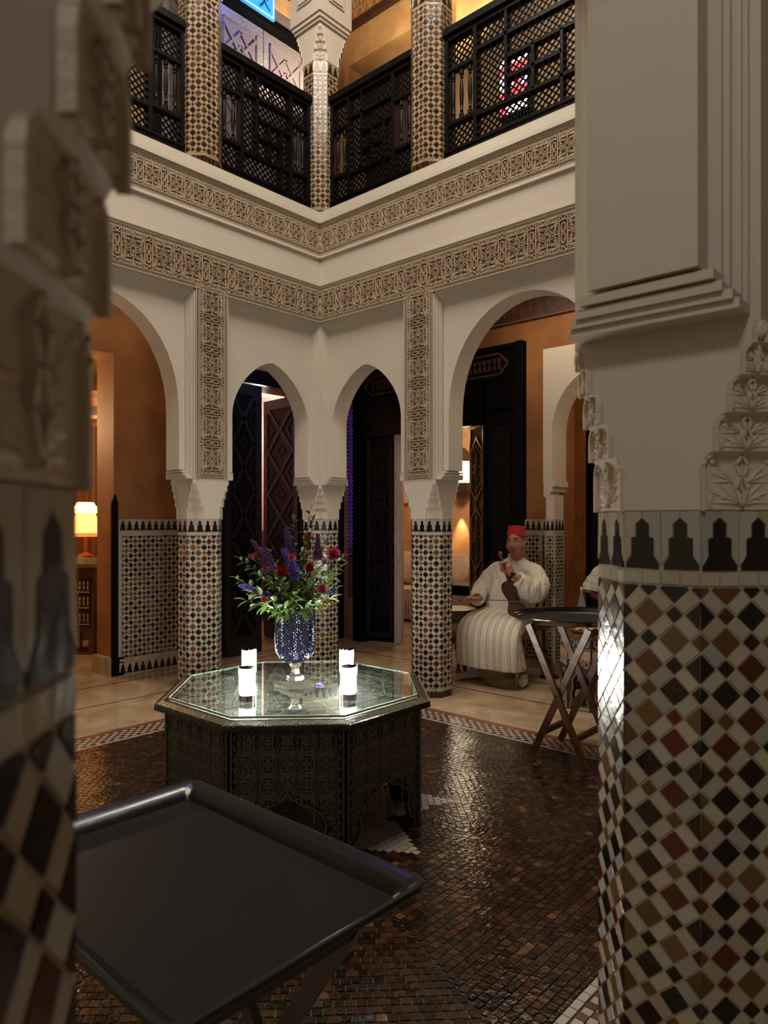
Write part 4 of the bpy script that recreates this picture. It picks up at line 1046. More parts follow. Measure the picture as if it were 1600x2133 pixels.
railing('black lattice railing at upper left, ending at the upper left column', 'W', -XC, -XI+AP, XI-AP, G1)
# lantern of red and white glass behind the railing
d = P(1070, 175, 1)-CAM; kk = (GN-.12-CAM.y)/d.y; c = CAM+d*kk
t = thing('wall_lantern', 'lit lantern with red and white panes behind the upper right railing', 'lamp', (c.x, GN-.10, c.z))
wm = mat('white_pane_lit', (1, 1, 1), .5, emis=(.95, .95, 1), estr=2); rm = mat('red_pane_lit', (1, .1, .1), .5, emis=(1, .03, .04), estr=3)
for i in range(4):
    for j in range(7):
        red = (j in (2, 5)) or (i+j) % 5 == 0; b = MB()
        b.box(-.16+i*.08+.006, -.16+(i+1)*.08-.006, -.03, -.02, -.28+j*.08+.006, -.28+(j+1)*.08-.006)
        b.build('red_pane' if red else 'white_pane', rm if red else wm, t)
b = MB(); b.box(-.17, .17, -.02, .09, -.29, .29); b.build('lantern_frame', 'black', t)
# ------------------------------------------------------------------ octagonal metal table
TX, TY = .01, .0
t = thing('octagonal_table', 'octagonal embossed metal table with glass top in the middle of the courtyard', 'table', (TX, TY, 0))
AT = .592; HW = AT*math.tan(PI/8)
half = [(0, .275), (.05, .235), (.11, .215), (.15, .185), (.168, .14), (.158, .095), (.178, .05), (.208, .03), (.214, 0)]
out = [(-HW, 0), (-.214, 0)]+[(-x, z) for x, z in half[::-1][1:]]+[(x, z) for x, z in half[1:]]+[(HW, 0), (HW, .56), (-HW, .56)]
pm = MB(); pm.prism(out, -.012, .012, axis='y'); skirt = pm.mesh('side_panel', [M['bronze']])
def inside(x, z):
    if abs(x) > HW-.012 or z > .55 or z < .012: return False
    for (xa, za), (xb, zb) in zip(half, half[1:]):
        if za >= z >= zb: return abs(x) > xa+(xb-xa)*((za-z)/(za-zb+1e-9))+.012
    return True
em = MB(); f3 = lambda x, z, h: (x, -.012-h, z)
cell = .098
for i in range(-3, 4):
    for j in range(7):
        cx, cz = i*cell*.84, .04+j*cell*.95
        for pts, cl in MOT:
            q = [(cx+x*cell*.84, cz+y*cell) for x, y in pts]
            if all(inside(*p) for p in q): em.strip(q, .0040, 0, .0035, f3, closed=cl)
for x in (-HW*.46, HW*.46, -HW+.006, HW-.006):
    em.strip([(x, .16 if abs(x) < HW*.5 else .0), (x, .555)], .006, 0, .006, f3)
em.strip([(x, z+.006) for x, z in out[1:-3]], .007, 0, .006, f3)
emb = em.mesh('embossed_tracery', [M['bronze_hi']])
for k in range(8):
    a = k*PI/4; m = Matrix.Rotation(a, 4, 'Z') @ Matrix.Translation((0, -AT, 0))
    o = put('side_panel', skirt, t, mw=m); o2 = put('embossed_tracery', emb, o, kind='stuff')
b = MB(); b.prism(octpoly(AT+.01), .55, .562); b.prism(octpoly(.598), .562, .598); b.build('table_top', mat('engraved_ground', (.055, .06, .05), .45, metal=.2, bump=.8, bscale=120), t)
b = MB()                                                   # engraved lines under the glass
f3t = lambda x, y, h: (x, y, .598+h)
for i in range(-6, 7):
    for j in range(-6, 7):
        cx, cy = i*.105, j*.105
        if math.hypot(cx, cy) > .66: continue
        for pts, cl in MOT[:6]+MOT[10:14]:
            q = [(cx+x*.105, cy+y*.105) for x, y in pts]
            if all(max(abs(x), abs(y), (abs(x)+abs(y))*.7072) < .56 for x, y in q): b.strip(q, .0035, 0, .0015, f3t, closed=cl)
o8 = [(.42*math.cos(PI/8+k*PI/4), .42*math.sin(PI/8+k*PI/4)) for k in range(8)]
for rr in (.30, .44, .585): b.strip([(rr/math.cos(PI/8)*math.cos(PI/8+k*PI/4), rr/math.cos(PI/8)*math.sin(PI/8+k*PI/4)) for k in range(8)], .008, 0, .003, f3t, closed=True)
for k in range(8):
    a = PI/8+k*PI/4; b.strip([(.1*math.cos(a), .1*math.sin(a)), (.6*math.cos(a), .6*math.sin(a))], .006, 0, .003, f3t)
b.build('engraved_top', mat('engraved_silver', (.34, .35, .29), .4, metal=.3, bump=.4, bscale=80), t, kind='stuff')
b = MB(); oo = lambda ap, z: [(x, y, z) for x, y in octpoly(ap)]
b.loft([oo(.60, .556), oo(.642, .560), oo(.650, .575), oo(.642, .592), oo(.615, .603), oo(.600, .604)], cap=False); b.build('table_rim', 'bronze_rim', t)
b = MB()
for k in range(8):                                         # rope of the rim
    p = octpoly(.648); a_, c_ = Vector((*p[k], .577)), Vector((*p[(k+1) % 8], .577)); n = 40
    for i in range(n):
        q = a_.lerp(c_, (i+.5)/n); d = (c_-a_).normalized(); b.tube([q-d*.006+Vector((0, 0, .014)), q+d*.006-Vector((0, 0, .014))], .0055, 5)
b.build('rope_edge', 'bronze_rim', t, kind='stuff')
b = MB(); b.loft([oo(.592, .6075), oo(.592, .617)], cap=True); b.build('glass_top', 'sheetglass', t)
b = MB(); b.loft([oo(.5925, .6065), oo(.5925, .6165), oo(.588, .6178)], cap=False); b.build('glass_edge', 'glassedge', t)
ZG = .6182
b = MB(); b.lathe([(.060, 0), (.085, .16), (.09, .17), (.08, .17), (.07, .155)], 20); o = b.build('floor_uplight', 'blackgloss', smooth=True)
o.location = (P(835, 1640, 3.75).x, P(835, 1640, 3.75).y, .0); tag(o, 'black round uplight can on the floor under the table', 'lamp')
# lamps
def lampmesh():
    g, w_, c = MB(), MB(), MB()
    return g
for u, v, lab in ((515, 1459, 'front left cylindrical white table lamp on the glass top'), (726, 1456, 'front right cylindrical white table lamp on the glass top'),
                  (519, 1420, 'back left cylindrical white table lamp on the glass top'), (722, 1417, 'back right cylindrical white table lamp on the glass top')):
    Yd = (1.45-ZG)*1478/(v-1086); p = P(u, v, Yd)
    if v < 1440: Yd = 3.76; p = P(u, 1086+(1.45-ZG)*1478/Yd, Yd)
    t = thing('table_lamp', lab, 'lamp', (p.x, p.y, ZG)); r = .043
    b = MB(); b.lathe([(r*.9, 0), (r*.9, .030), (r*.7, .034)], 28); b.build('lamp_base', 'chrome', t, smooth=True)
    b = MB(); b.lathe([(r*.86, .036), (r*.86, .150)], 28); b.build('lamp_light', 'lamp_white', t, smooth=True)
    b = MB(); b.lathe([(r, 0), (r, .162), (r*.955, .162), (r*.955, .002)], 32, cap=False); b.build('glass_sleeve', thinglass('sleeve_glass_'+str(int(u)), (.97, .97, .97), .02, .6) if 'slv' not in MESHC else MESHC['slv'], t, smooth=True)
    b = MB(); b.lathe([(r*.86, .151), (r*.86, .156), (r*.3, .157)], 28); b.build('lamp_cap', 'chrome', t)
# vase
VY = .02; p = P(615, 1086+(1.45-ZG)*1478/3.60, 3.60)
t = thing('crystal_vase', 'footed cut-crystal vase, dark blue, at the centre of the table', 'vase', (p.x, p.y, ZG)); VX, VYY = p.x, p.y
b = MB()
def sq8(r, z):    # foot: four-lobed stepped plate
    return [(x*r, y*r, z) for x, y in ((1, -.55), (1, .55), (.75, .55), (.75, .75), (.55, .75), (.55, 1), (-.55, 1), (-.55, .75), (-.75, .75), (-.75, .55), (-1, .55), (-1, -.55), (-.75, -.55), (-.75, -.75), (-.55, -.75), (-.55, -1), (.55, -1), (.55, -.75), (.75, -.75), (.75, -.55))]
b.loft([sq8(.095, 0), sq8(.095, .014)]); b.loft([sq8(.068, .014), sq8(.068, .032)]); b.lathe([(.045, .032), (.040, .05), (.022, .062), (.019, .085), (.030, .105), (.034, .112), (.02, .118)], 8)
b.build('vase_foot', 'clearbase', t)
b = MB(); n = 96; prof = [(.025, .115), (.055, .125), (.080, .145), (.096, .175), (.101, .21)]+[(.101, .21+i*.0062) for i in range(1, 32)]+[(.100, .405), (.098, .42), (.094, .42)]
def rr(z):
    for (r0, z0), (r1, z1) in zip(prof, prof[1:]):
        if z0 <= z <= z1 and z1 > z0: return r0+(r1-r0)*(z-z0)/(z1-z0)
    return .098
rings = []; nz = 130
for j in range(nz+1):
    z = .115+(.42-.115)*j/nz; ring = []
    for k in range(288):
        a = 2*PI*k/288; s = a/(2*PI)*12; tri = abs((s % 1)-.5)*2
        ph = (z*60+tri*1.3); amp = .0052*(abs((ph % 1)-.5)*2-.5)
        r = rr(z)+amp*(1 if z > .13 else 0); ring.append((r*math.cos(a), r*math.sin(a), z))
    rings.append(ring)
b.loft(rings); b.build('vase_bowl', 'vase', t)
# ------------------------------------------------------------------ bouquet
VT = ZG+.42
V0 = Vector((VX, VYY, VT))
def leafm(key, l, w, mk, fold=.3):
    if key not in MESHC:
        b = MB(); n = 6
        L_, C_, R_ = [], [], []
        for i in range(n+1):
            tt = i/n; ww = w*math.sin(PI*min(1, tt*.93+.07))**.8*(1-.25*tt); z = -.22*l*tt*tt
            L_.append((-ww, l*tt, z+ww*fold)); C_.append((0, l*tt, z)); R_.append((ww, l*tt, z+ww*fold))
        vs = L_+C_+R_; m = n+1; fs = []
        for i in range(n): fs += [(i, i+1, m+i+1, m+i), (m+i, m+i+1, 2*m+i+1, 2*m+i)]
        k = len(vs); vs2 = vs+[(x, y, z-.0008) for x, y, z in vs]; fs2 = fs+[tuple(i+k for i in f[::-1]) for f in fs]
        b.add(vs2, fs2); MESHC[key] = b.mesh('leaf', [M[mk]], True, 60)
    return MESHC[key]
def ctr(u, v, dY=0): return P(u, v, 3.60+dY)
def path(end, bend=.05):
    a = V0+Vector((0, 0, -.05)); m = a.lerp(end, .45)+Vector((0, 0, bend)); return [a, V0.lerp(m, .5), m, end]
def orient(d, up=Vector((0, 0, 1)), roll=0):
    y = d.normalized(); x = y.cross(up)
    if x.length < 1e-3: x = Vector((1, 0, 0))
    x.normalize(); z = x.cross(y); m = Matrix((x, y, z)).transposed().to_4x4(); return m @ Matrix.Rotation(roll, 4, 'Y')
def bez(pts, t):
    q = [Vector(p) for p in pts]
    while len(q) > 1: q = [q[i].lerp(q[i+1], t) for i in range(len(q)-1)]
    return q[0]
def sprig(end, label, nl, l, w, mk, group=None, bend=.05, start=.3, key='lf'):
    t = thing('leafy_sprig', label, 'foliage', V0, 0, group); pts = [p-V0 for p in path(end, bend)]
    b = MB(); b.tube([bez(pts, i/8) for i in range(9)], [.0025-.0015*i/8 for i in range(9)], 5); b.build('stem', 'leaf2', t)
    for i in range(nl):
        tt = start+(1-start)*(i+.5)/nl; p = bez(pts, tt); d = (bez(pts, min(1, tt+.03))-bez(pts, tt-.03)).normalized()
        sd = d.cross(Vector((0, 0, 1))); sd = sd.normalized() if sd.length > .01 else Vector((1, 0, 0)); an = i*2.4+random.random()
        o = (sd*math.cos(an)+sd.cross(d)*math.sin(an))
        dd = (o*.9+d*.7); k = random.uniform(.75, 1.15)
        m = Matrix.Translation(p) @ orient(dd, roll=random.uniform(-.5, .5)) @ Matrix.Scale(k, 4); put('leaf', leafm(key, l, w, mk), t, mw=m)
    m = Matrix.Translation(bez(pts, 1)) @ orient(bez(pts, 1)-bez(pts, .95)); put('leaf', leafm(key, l, w, mk), t, mw=m)
def spike(base, end, label, mk, n=70, rad=.028, fl=.011, cat='flower', name='larkspur_stem'):
    t = thing(name, label, cat, V0); pts = [V0-V0+Vector((0, 0, -.05)), (base-V0)*.6+Vector((0, 0, .03)), base-V0, end-V0]
    b = MB(); P_ = [pts[0], pts[1], pts[2], pts[3]]; b.tube([bez(P_, i/6) for i in range(7)], .0025, 5); b.build('stem', 'leaf2', t)
    b = MB(); ax = (end-base)
    for i in range(n):
        tt = i/n; c = base-V0+ax*tt; r = rad*(1-.65*tt)*random.uniform(.5, 1); a = i*2.4; u = ax.orthogonal().normalized(); v = ax.normalized().cross(u)
        c = c+(u*math.cos(a)+v*math.sin(a))*r; dr = (c-(base-V0+ax*tt)).normalized(); s_ = fl*(1-.5*tt)
        x = dr.orthogonal().normalized(); y = dr.cross(x)
        for k in range(5):
            q = 2*PI*k/5+i; e = (x*math.cos(q)+y*math.sin(q)); f = (x*math.cos(q+.6)+y*math.sin(q+.6)); g = (x*math.cos(q-.6)+y*math.sin(q-.6))
            b.add([c, c+g*s_*.7+dr*s_*.3, c+e*s_*1.25+dr*s_*.55, c+f*s_*.7+dr*s_*.3], [(0, 1, 2, 3)])
    b.build('florets', mk, t, kind='stuff')
def ruffle(c, label, mk, r, n=26, cat='flower', name='carnation', facing=None):
    t = thing(name, label, cat, V0); c = c-V0; f = (facing or (CAM-(c+V0))).normalized()+Vector((0, 0, .5)); f.normalize()
    b = MB(); b.tube([Vector((0, 0, -.05)), c*.5+Vector((0, 0, .04)), c-f*r*.9], .0025, 5); b.build('stem', 'leaf2', t)
    b = MB(); b.tube([c-f*r*.9, c-f*r*.3], [.004, r*.35], 8); b.build('calyx', 'leaf', t)
    b = MB(); x = f.orthogonal().normalized(); y = f.cross(x)
    for i in range(n):
        a = i*2.4; tl = .15+.85*(i/n)**.6; d = (x*math.cos(a)+y*math.sin(a))*tl+f*(1.05-tl*.7); d.normalize(); s_ = d.cross(f if abs(d.dot(f)) < .95 else x).normalized()
        L_ = r*random.uniform(.85, 1.1); wv = L_*.42; row = []
        vs = [c-f*r*.2]; 
        for k in range(7): q = (k-3)/3; vs.append(c+d*L_*(1-.18*q*q+.08*(k % 2))+s_*wv*q+f*.12*r*((k % 2)-.5))
        b.add(vs, [(0, k, k+1) for k in range(1, 7)])
    b.build('petals', mk, t)
# foliage first
low = [(330, 1105, 0)]
SP = [(500, 1165, .0, .03), (492, 1205, .05, .0), (510, 1250, .05, -.02), (545, 1262, .12, -.03), (570, 1268, -.12, -.03), (590, 1265, -.15, -.03), (640, 1262, -.15, -.03), (655, 1258, .1, -.03), (690, 1245, -.08, -.02), (700, 1225, .05, .0), (712, 1180, .05, .02), (718, 1160, -.03, .04), (600, 1110, .02, .04), (612, 1085, .05, .02), (645, 1065, .02, .02), (652, 1085, -.04, .02), (560, 1150, .12, .03), (680, 1130, .12, .03), (630, 1150, .15, .03), (625, 1200, -.10, .03), (580, 1210, -.12, .02), (540, 1200, -.05, .03), (665, 1190, -.12, .03), (700, 1200, -.1, .01), (530, 1235, -.1, .0), (615, 1240, -.17, -.01)]
SL = ['reaching up at the upper left edge of the bouquet', 'reaching farthest left, above the drooping blue spike', 'hanging at the lower left under the drooping blue spike', 'drooping left of the vase, behind', 'drooping over the left part of the vase rim', 'hanging over the front left of the vase rim', 'hanging over the front right of the vase rim',
 'drooping right of the vase, behind', 'drooping at the lower right near the yellow bloom', 'at the right edge below the low pink carnation', 'reaching farthest right of the bouquet', 'at the right edge beside the large pink carnation', 'rising behind the tallest purple spike', 'second from the top of the bouquet', 'topmost of the bouquet', 'just right of the topmost sprig, leaning forward',
 'rising behind the plump plum-purple spike', 'rising behind the large pink carnation', 'in the middle behind the violet-blue spike', 'in front below the middle of the bouquet', 'front left below the deep red bloom', 'at left between the plum and the drooping blue spikes', 'front right above the low pink carnation', 'right of the low pink carnation', 'at lower left just above the drooping leaves', 'low in front, over the centre of the vase rim']
for i, (u, v, dy, bd) in enumerate(SP):
    e = ctr(u, v, dy); lowone = v > 1230
    lab = SL[i]
    if lowone: sprig(e, 'bright broad-leaved sprig '+lab, 13, .064, .0165, 'leaf', None, bd, .25, 'lfA')
    else: sprig(e, 'small-leaved green sprig '+lab, 22, .040, .0115, 'leaf2' if v < 1180 else 'leaf', None, bd, .3, 'lfB' if v < 1180 else 'lfC')
spike(ctr(608, 1165, 0), ctr(596, 1098, 0), 'tall dark purple flower spike at the top of the bouquet', 'purple', 90, .030)
spike(ctr(662, 1165, .05), ctr(662, 1112, .05), 'dark purple flower spike at the upper right of the bouquet', 'purple', 70, .024)
spike(ctr(560, 1190, -.06), ctr(552, 1140, -.05), 'plump plum-purple flower spike left of centre', 'purple', 110, .042)
spike(ctr(550, 1160, .0), ctr(524, 1124, .0), 'thin purple flower spike pointing up left', 'purple', 60, .018)
spike(ctr(620, 1205, -.10), ctr(590, 1142, -.08), 'large violet-blue flower spike in the middle of the bouquet', 'blue', 140, .036, .012)
spike(ctr(562, 1245, -.05), ctr(498, 1218, -.03), 'violet-blue flower spike drooping out to the left', 'blue', 90, .020, .012)
spike(ctr(688, 1235, -.06), ctr(700, 1228, -.06), 'little violet flower cluster at the lower right of the bouquet', 'blue', 20, .014)
ruffle(ctr(695, 1156, -.02), 'large pink carnation at the right side of the bouquet', 'pinkp', .038, 40)
ruffle(ctr(671, 1228, -.12), 'pink carnation low on the right of the bouquet', 'pinkp', .026, 30)
ruffle(ctr(658, 1233, -.12), 'small pale pink bloom beside the low pink carnation', 'pinkp', .014, 16)
ruffle(ctr(608, 1163, -.12), 'pink bloom above the violet-blue spike', 'pinkp', .022, 20)
ruffle(ctr(550, 1250, -.1), 'small magenta bloom under the drooping blue spike', 'pinkp', .018, 16)
ruffle(ctr(640, 1122, .0), 'coral bloom near the top right of the bouquet', 'coral', .026, 22)
ruffle(ctr(642, 1142, -.03), 'coral bloom just under the top right coral one', 'coral', .018, 18)
ruffle(ctr(536, 1158, .0), 'orange bloom at the upper left of the bouquet', 'coral', .024, 22)
ruffle(ctr(523, 1160, .0), 'small orange bloom at the far left of the bouquet', 'coral', .016, 14)
ruffle(ctr(551, 1185, -.08), 'small coral bloom below the plum-purple spike', 'coral', .018, 14)
ruffle(ctr(587, 1192, -.12), 'deep red bloom left of the violet-blue spike', 'redp', .034, 30)
ruffle(ctr(645, 1184, -.10), 'deep red bloom right of the violet-blue spike', 'redp', .026, 24)
ruffle(ctr(676, 1170, -.04), 'small white bloom left of the large pink carnation', 'whitep', .020, 18)
ruffle(ctr(676, 1262, -.10), 'small yellow bloom hanging at the lower right', 'yellow', .016, 12)
Yd = (1.45-ZG)*1478/(1427-1086); p = P(665, 1427, Yd)
b = MB()
for k in range(10):
    a = k*2.4; r = .004+.0015*k; b.ball((r*math.cos(a), r*math.sin(a), .004), .005, 6)
o = b.build('fallen_petal', 'blue'); o.location = (p.x, p.y, ZG); tag(o, 'fallen violet petal cluster on the glass right of the vase', 'petal')

# ------------------------------------------------------------------ near tray on its stand
t = thing('serving_tray', 'large black rectangular tray on a stand in the near foreground', 'tray', (0, 0, 0))
x0, x1, y0, y1, zt = 1.225, 1.985, -1.925, -1.395, .775
def rrect(x0, x1, y0, y1, r, z, n=5):
    out = []
    for cx, cy, a0 in ((x1-r, y1-r, 0), (x0+r, y1-r, 90), (x0+r, y0+r, 180), (x1-r, y0+r, 270)):
        for k in range(n+1): a = R(a0+90*k/n); out.append((cx+r*math.cos(a), cy+r*math.sin(a), z))
    return out
b = MB(); b.loft([rrect(x0+.045, x1-.045, y0+.045, y1-.045, .012, zt-.012), rrect(x0+.045, x1-.045, y0+.045, y1-.045, .012, zt)]); b.build('tray_bed', 'tray', t)
b = MB(); b.loft([rrect(x0+.05, x1-.05, y0+.05, y1-.05, .012, zt-.010), rrect(x0+.01, x1-.01, y0+.01, y1-.01, .03, zt+.012), rrect(x0, x1, y0, y1, .035, zt+.022), rrect(x0+.002, x1-.002, y0+.002, y1-.002, .034, zt+.030), rrect(x0+.010, x1-.010, y0+.010, y1-.010, .03, zt+.031), rrect(x0+.040, x1-.040, y0+.040, y1-.040, .014, zt+.006), rrect(x0+.046, x1-.046, y0+.046, y1-.046, .012, zt+.0005)], cap=False)
b.build('tray_rim', 'trayrim', t, smooth=True, ang=50)
def xstand(label, c, rz, H, wx, wy, m, bar):
    t = thing('folding_stand', label, 'tray stand', (c[0], c[1], 0), rz)
    for sy in (-1, 1):
        for k, sx in enumerate((-1, 1)):
            yy = sy*wy/2+sx*bar*.55
            b = MB(); d = Vector((sx*wx, 0, H)); L_ = d.length; ang = math.atan2(sx*wx, H)
            b.T = Matrix.Translation((-sx*wx/2, yy, 0)) @ Matrix.Rotation(ang, 4, 'Y'); b.box(-bar*.8, bar*.8, -bar*.45, bar*.45, .02, L_); b.build('leg', m, t)
    for sx in (-1, 1):
        for zz, nm in ((.17, 'stretcher'), (H-.03, 'top_bar')):
            b = MB(); f = zz/H; x = -sx*wx/2+sx*wx*f; b.box(x-bar*.5, x+bar*.5, -wy/2-bar*.2+sx*bar*.55, wy/2+bar*.2+sx*bar*.55, zz-bar*.7, zz+bar*.7); b.build(nm, m, t)
    for sy in (-1, 1):
        b = MB(); b.T = Matrix.Translation((0, sy*(wy/2+bar*1.02), H/2)) @ Matrix.Rotation(PI/2, 4, 'X'); b.lathe([(.008, -.004), (.008, .004)], 10); b.build('pivot_bolt', 'chrome', t)
    return t
xstand('dark folding stand under the near black tray', ((x0+x1)/2+.02, (y0+y1)/2, 0), 0, zt-.045, .50, .36, 'ebony', .022)
# ------------------------------------------------------------------ oval tray on walnut stand (right)
def XY(X, Y): return CAM+RT*X+FW*Y
cc = XY(1.21, 4.42)
t = thing('oval_tray', 'oval black tray on the folding stand beside the near right column', 'tray', (cc.x, cc.y, .835), YAW); t.scale = (.77, .89, 1)
def ell(a, b_, z, n=64): return [(a*math.cos(2*PI*k/n), b_*math.sin(2*PI*k/n), z) for k in range(n)]
b = MB(); b.loft([ell(.47, .33, 0), ell(.47, .33, .006)]); b.build('tray_bed', 'tray', t)
b = MB(); b.loft([ell(.46, .32, -.004), ell(.50, .36, .006), ell(.545, .405, .028), ell(.56, .42, .034), ell(.56, .42, .040), ell(.54, .40, .038), ell(.535, .395, .028), ell(.515, .375, .026), ell(.51, .37, .016), ell(.49, .35, .014), ell(.475, .335, .006)], cap=False); b.build('tray_rim', 'blackgloss', t, smooth=True, ang=40)
sc_ = XY(1.16, 4.37)
xstand('walnut folding stand under the oval tray', (sc_.x, sc_.y), YAW-R(41), .82, .38, .37, 'walnut', .024)
# ------------------------------------------------------------------ people
def head_into(b, C, yaw, k=1.0, tilt=0):
    "adds a modelled head to mesh builder b; C = head centre; faces -y before the yaw"
    T = Matrix.Translation(C) @ Matrix.Rotation(yaw, 4, 'Z') @ Matrix.Rotation(tilt, 4, 'X') @ Matrix.Scale(k, 4)
    old = b.T; b.T = T; nu, nv = 64, 48; rings = []
    def g(a, c, w): return math.exp(-((a-c)/w)**2)
    for j in range(1, nv):
        la = -PI/2+PI*j/nv; ring = []
        for i in range(nu):
            lo = 2*PI*i/nu; lo = lo if lo <= PI else lo-2*PI        # 0 = front (-y)
            sx, sy, sz = .076, .096, .120
            x = math.sin(lo)*math.cos(la); y = -math.cos(lo)*math.cos(la); z = math.sin(la)
            r = 1.0
            p = Vector((x*sx, y*sy, z*sz))
            if p.z < 0: p.x *= 1+.10*g(p.z, -.06, .04)*(1 if True else 0); p.y *= 1-.04*(p.z/-.12)
            al = abs(lo); fr = max(0, math.cos(lo))
            zz = p.z
            p.y -= .030*g(lo, 0, .17)*g(zz, -.028, .018)            # nose tip
            p.y -= .016*g(lo, 0, .13)*g(zz, .0, .025)               # bridge
            p.y -= .008*g(al, .24, .12)*g(zz, -.032, .010)           # nostril wings
            p.y += .012*g(al, .42, .18)*g(zz, .012, .013)            # eye sockets
            p.y -= .007*g(al, .40, .30)*g(zz, .036, .010)            # brow
            p.y -= .007*g(lo, 0, .36)*g(zz, -.060, .007); p.y -= .008*g(lo, 0, .32)*g(zz, -.079, .007); p.y += .004*g(al, .55, .08)*g(zz, -.05, .02)   # lips
            p.y += .004*g(lo, 0, .45)*g(zz, -.070, .003)
            p.y -= .010*g(lo, 0, .30)*g(zz, -.104, .014)             # chin
            p.x *= 1+.07*g(zz, -.05, .05); p.x += math.copysign(.010, x)*g(al, .75, .4)*g(zz, -.045, .03)   # cheeks
            p.y -= .008*g(al, .62, .3)*g(zz, -.03, .025)
            p.x += math.copysign(.006, x)*g(al, 1.2, .5)*g(zz, -.085, .03)   # jowls
            ring.append(p)
        rings.append(ring)
    b.loft(rings)
    for sg in (-1, 1):
        b.ball((sg*.083, .012, -.012), .030, 12, sc=(.32, .62, 1.1)); b.ball((sg*.082, .006, -.045), .011, 8, sc=(.7, .8, 1))
    b.T = old; return T
def hand_grip(b, wrist, neck, axis, rad, sidevec, k=1.0, flip=1):
    "hand closing round a bar through 'neck' along 'axis'; palm lies towards the wrist"
    n = Vector(axis).normalized(); a = Vector(sidevec); a = (a-n*a.dot(n)).normalized(); c = n.cross(a)*flip; neck = Vector(neck); wrist = Vector(wrist)
    palm = neck+a*(rad+.030)
    b.tube([wrist, wrist.lerp(palm, .5), palm, palm-a*.012], [.026, .030, .034, .026], 12, flat=1.25, up=n)
    for i, (o, L_, r) in enumerate(((-.031, .88, .0082), (-.0105, 1.0, .009), (.0105, .98, .0092), (.031, .85, .0088))):
        pts = []
        for q, rr_ in ((28, 1.9), (48, 1.25), (85, 1.0), (125, 1.0), (165*L_, 1.0), (205*L_, 1.0)):
            an = R(q); R_ = (rad+r*1.05)*rr_; pts.append(neck+n*o+a*math.cos(an)*R_+c*math.sin(an)*R_)
        b.tube([palm+n*o*.8-a*.004]+pts, [r*1.15, r*1.15, r*1.1, r*1.0, r*.97, r*.9, r*.72], 8)
    pts = [palm+n*.030]+[neck+n*.052+a*math.cos(R(-q))*(rad+.011)*s_+c*math.sin(R(-q))*(rad+.011)*s_ for q, s_ in ((20, 1.7), (60, 1.2), (105, 1.0), (140, 1.0))]
    b.tube(pts, [.013, .0125, .011, .010, .0075], 8)
def ringe(c, rx, ry, n=40, p=1.0, fx=None, ax=Vector((1, 0, 0)), ay=Vector((0, 1, 0))):
    out = []
    for k in range(n):
        t = 2*PI*k/n; ct, st = math.cos(t), math.sin(t); ct = math.copysign(abs(ct)**p, ct); st = math.copysign(abs(st)**p, st)
        m = fx(t) if fx else 1
        out.append(Vector(c)+ax*(rx*ct*m)+ay*(ry*st*m))
    return out
def remesh(o, vox):
    m = o.modifiers.new('fuse', 'REMESH'); m.mode = 'VOXEL'; m.voxel_size = vox; m.use_smooth_shade = True
    s = o.modifiers.new('soften', 'SMOOTH'); s.factor = .5; s.iterations = 2
PX, PY = -.76, 3.27
man = thing('person', 'seated person in white striped robe and red fez holding a violin and bow', 'person', (PX, PY, 0))
HC = Vector((.085, -.06, 1.262)); hy = R(9)
Lw, Rw = Vector((.235, -.36, .985)), Vector((-.13, -.35, .745))
Nk = Vector((.140, -.405, 1.035)); vb, vs = Vector((.27, -.29, .60)), Vector((.125, -.425, 1.185)); vax = (vs-vb).normalized()
Nk = vb+vax*((Nk-vb).dot(vax))
b = MB(); T = head_into(b, HC, hy, .98, R(2))
b.tube([HC+Vector((0, .03, -.02)), HC+Vector((-.012, .045, -.10)), (.05, .02, 1.09), (.04, .02, .98)], [.066, .068, .066, .08], 18)
b.tube([HC+Vector((0, -.03, -.085)), HC+Vector((0, .0, -.11)), (.05, 0, 1.10)], [.048, .058, .058], 14)      # full throat
b.tube([(.04, .02, 1.0), (.035, .03, .8), (.0, .0, .55)], [.10, .13, .15], 16)
b.tube([(.035, .03, .98), (.22, .0, 1.0), (.35, -.16, .82), Lw], [.07, .055, .042, .026], 12)
b.tube([(.035, .03, .98), (-.17, .0, .98), (-.26, -.07, .82), Rw], [.07, .055, .042, .026], 12)
hand_grip(b, Lw, Nk, vax, .016, (.9, .25, 0), flip=1)
# right hand laid on the knee, holding the bow
RH = Vector((-.185, -.455, .735)); bd = Vector((.36, -.38, .775))-Vector((-.20, -.47, .745)); bd.normalize()
bp = RH+Vector((-.0, -.02, .012))
hand_grip(b, Rw, bp, bd, .008, (Rw-bp), flip=-1)
for hip, kn, an in (((-.11, .0, .52), (-.19, -.43, .50), (-.245, -.15, .10)), ((.12, 0, .52), (.24, -.35, .50), (.19, -.10, .10))):
    b.tube([hip, Vector(hip).lerp(Vector(kn), .5), kn, Vector(kn).lerp(Vector(an), .4), an], [.085, .075, .06, .055, .038], 12)
o = b.build('body', 'skin', man, smooth=True); remesh(o, .0036)
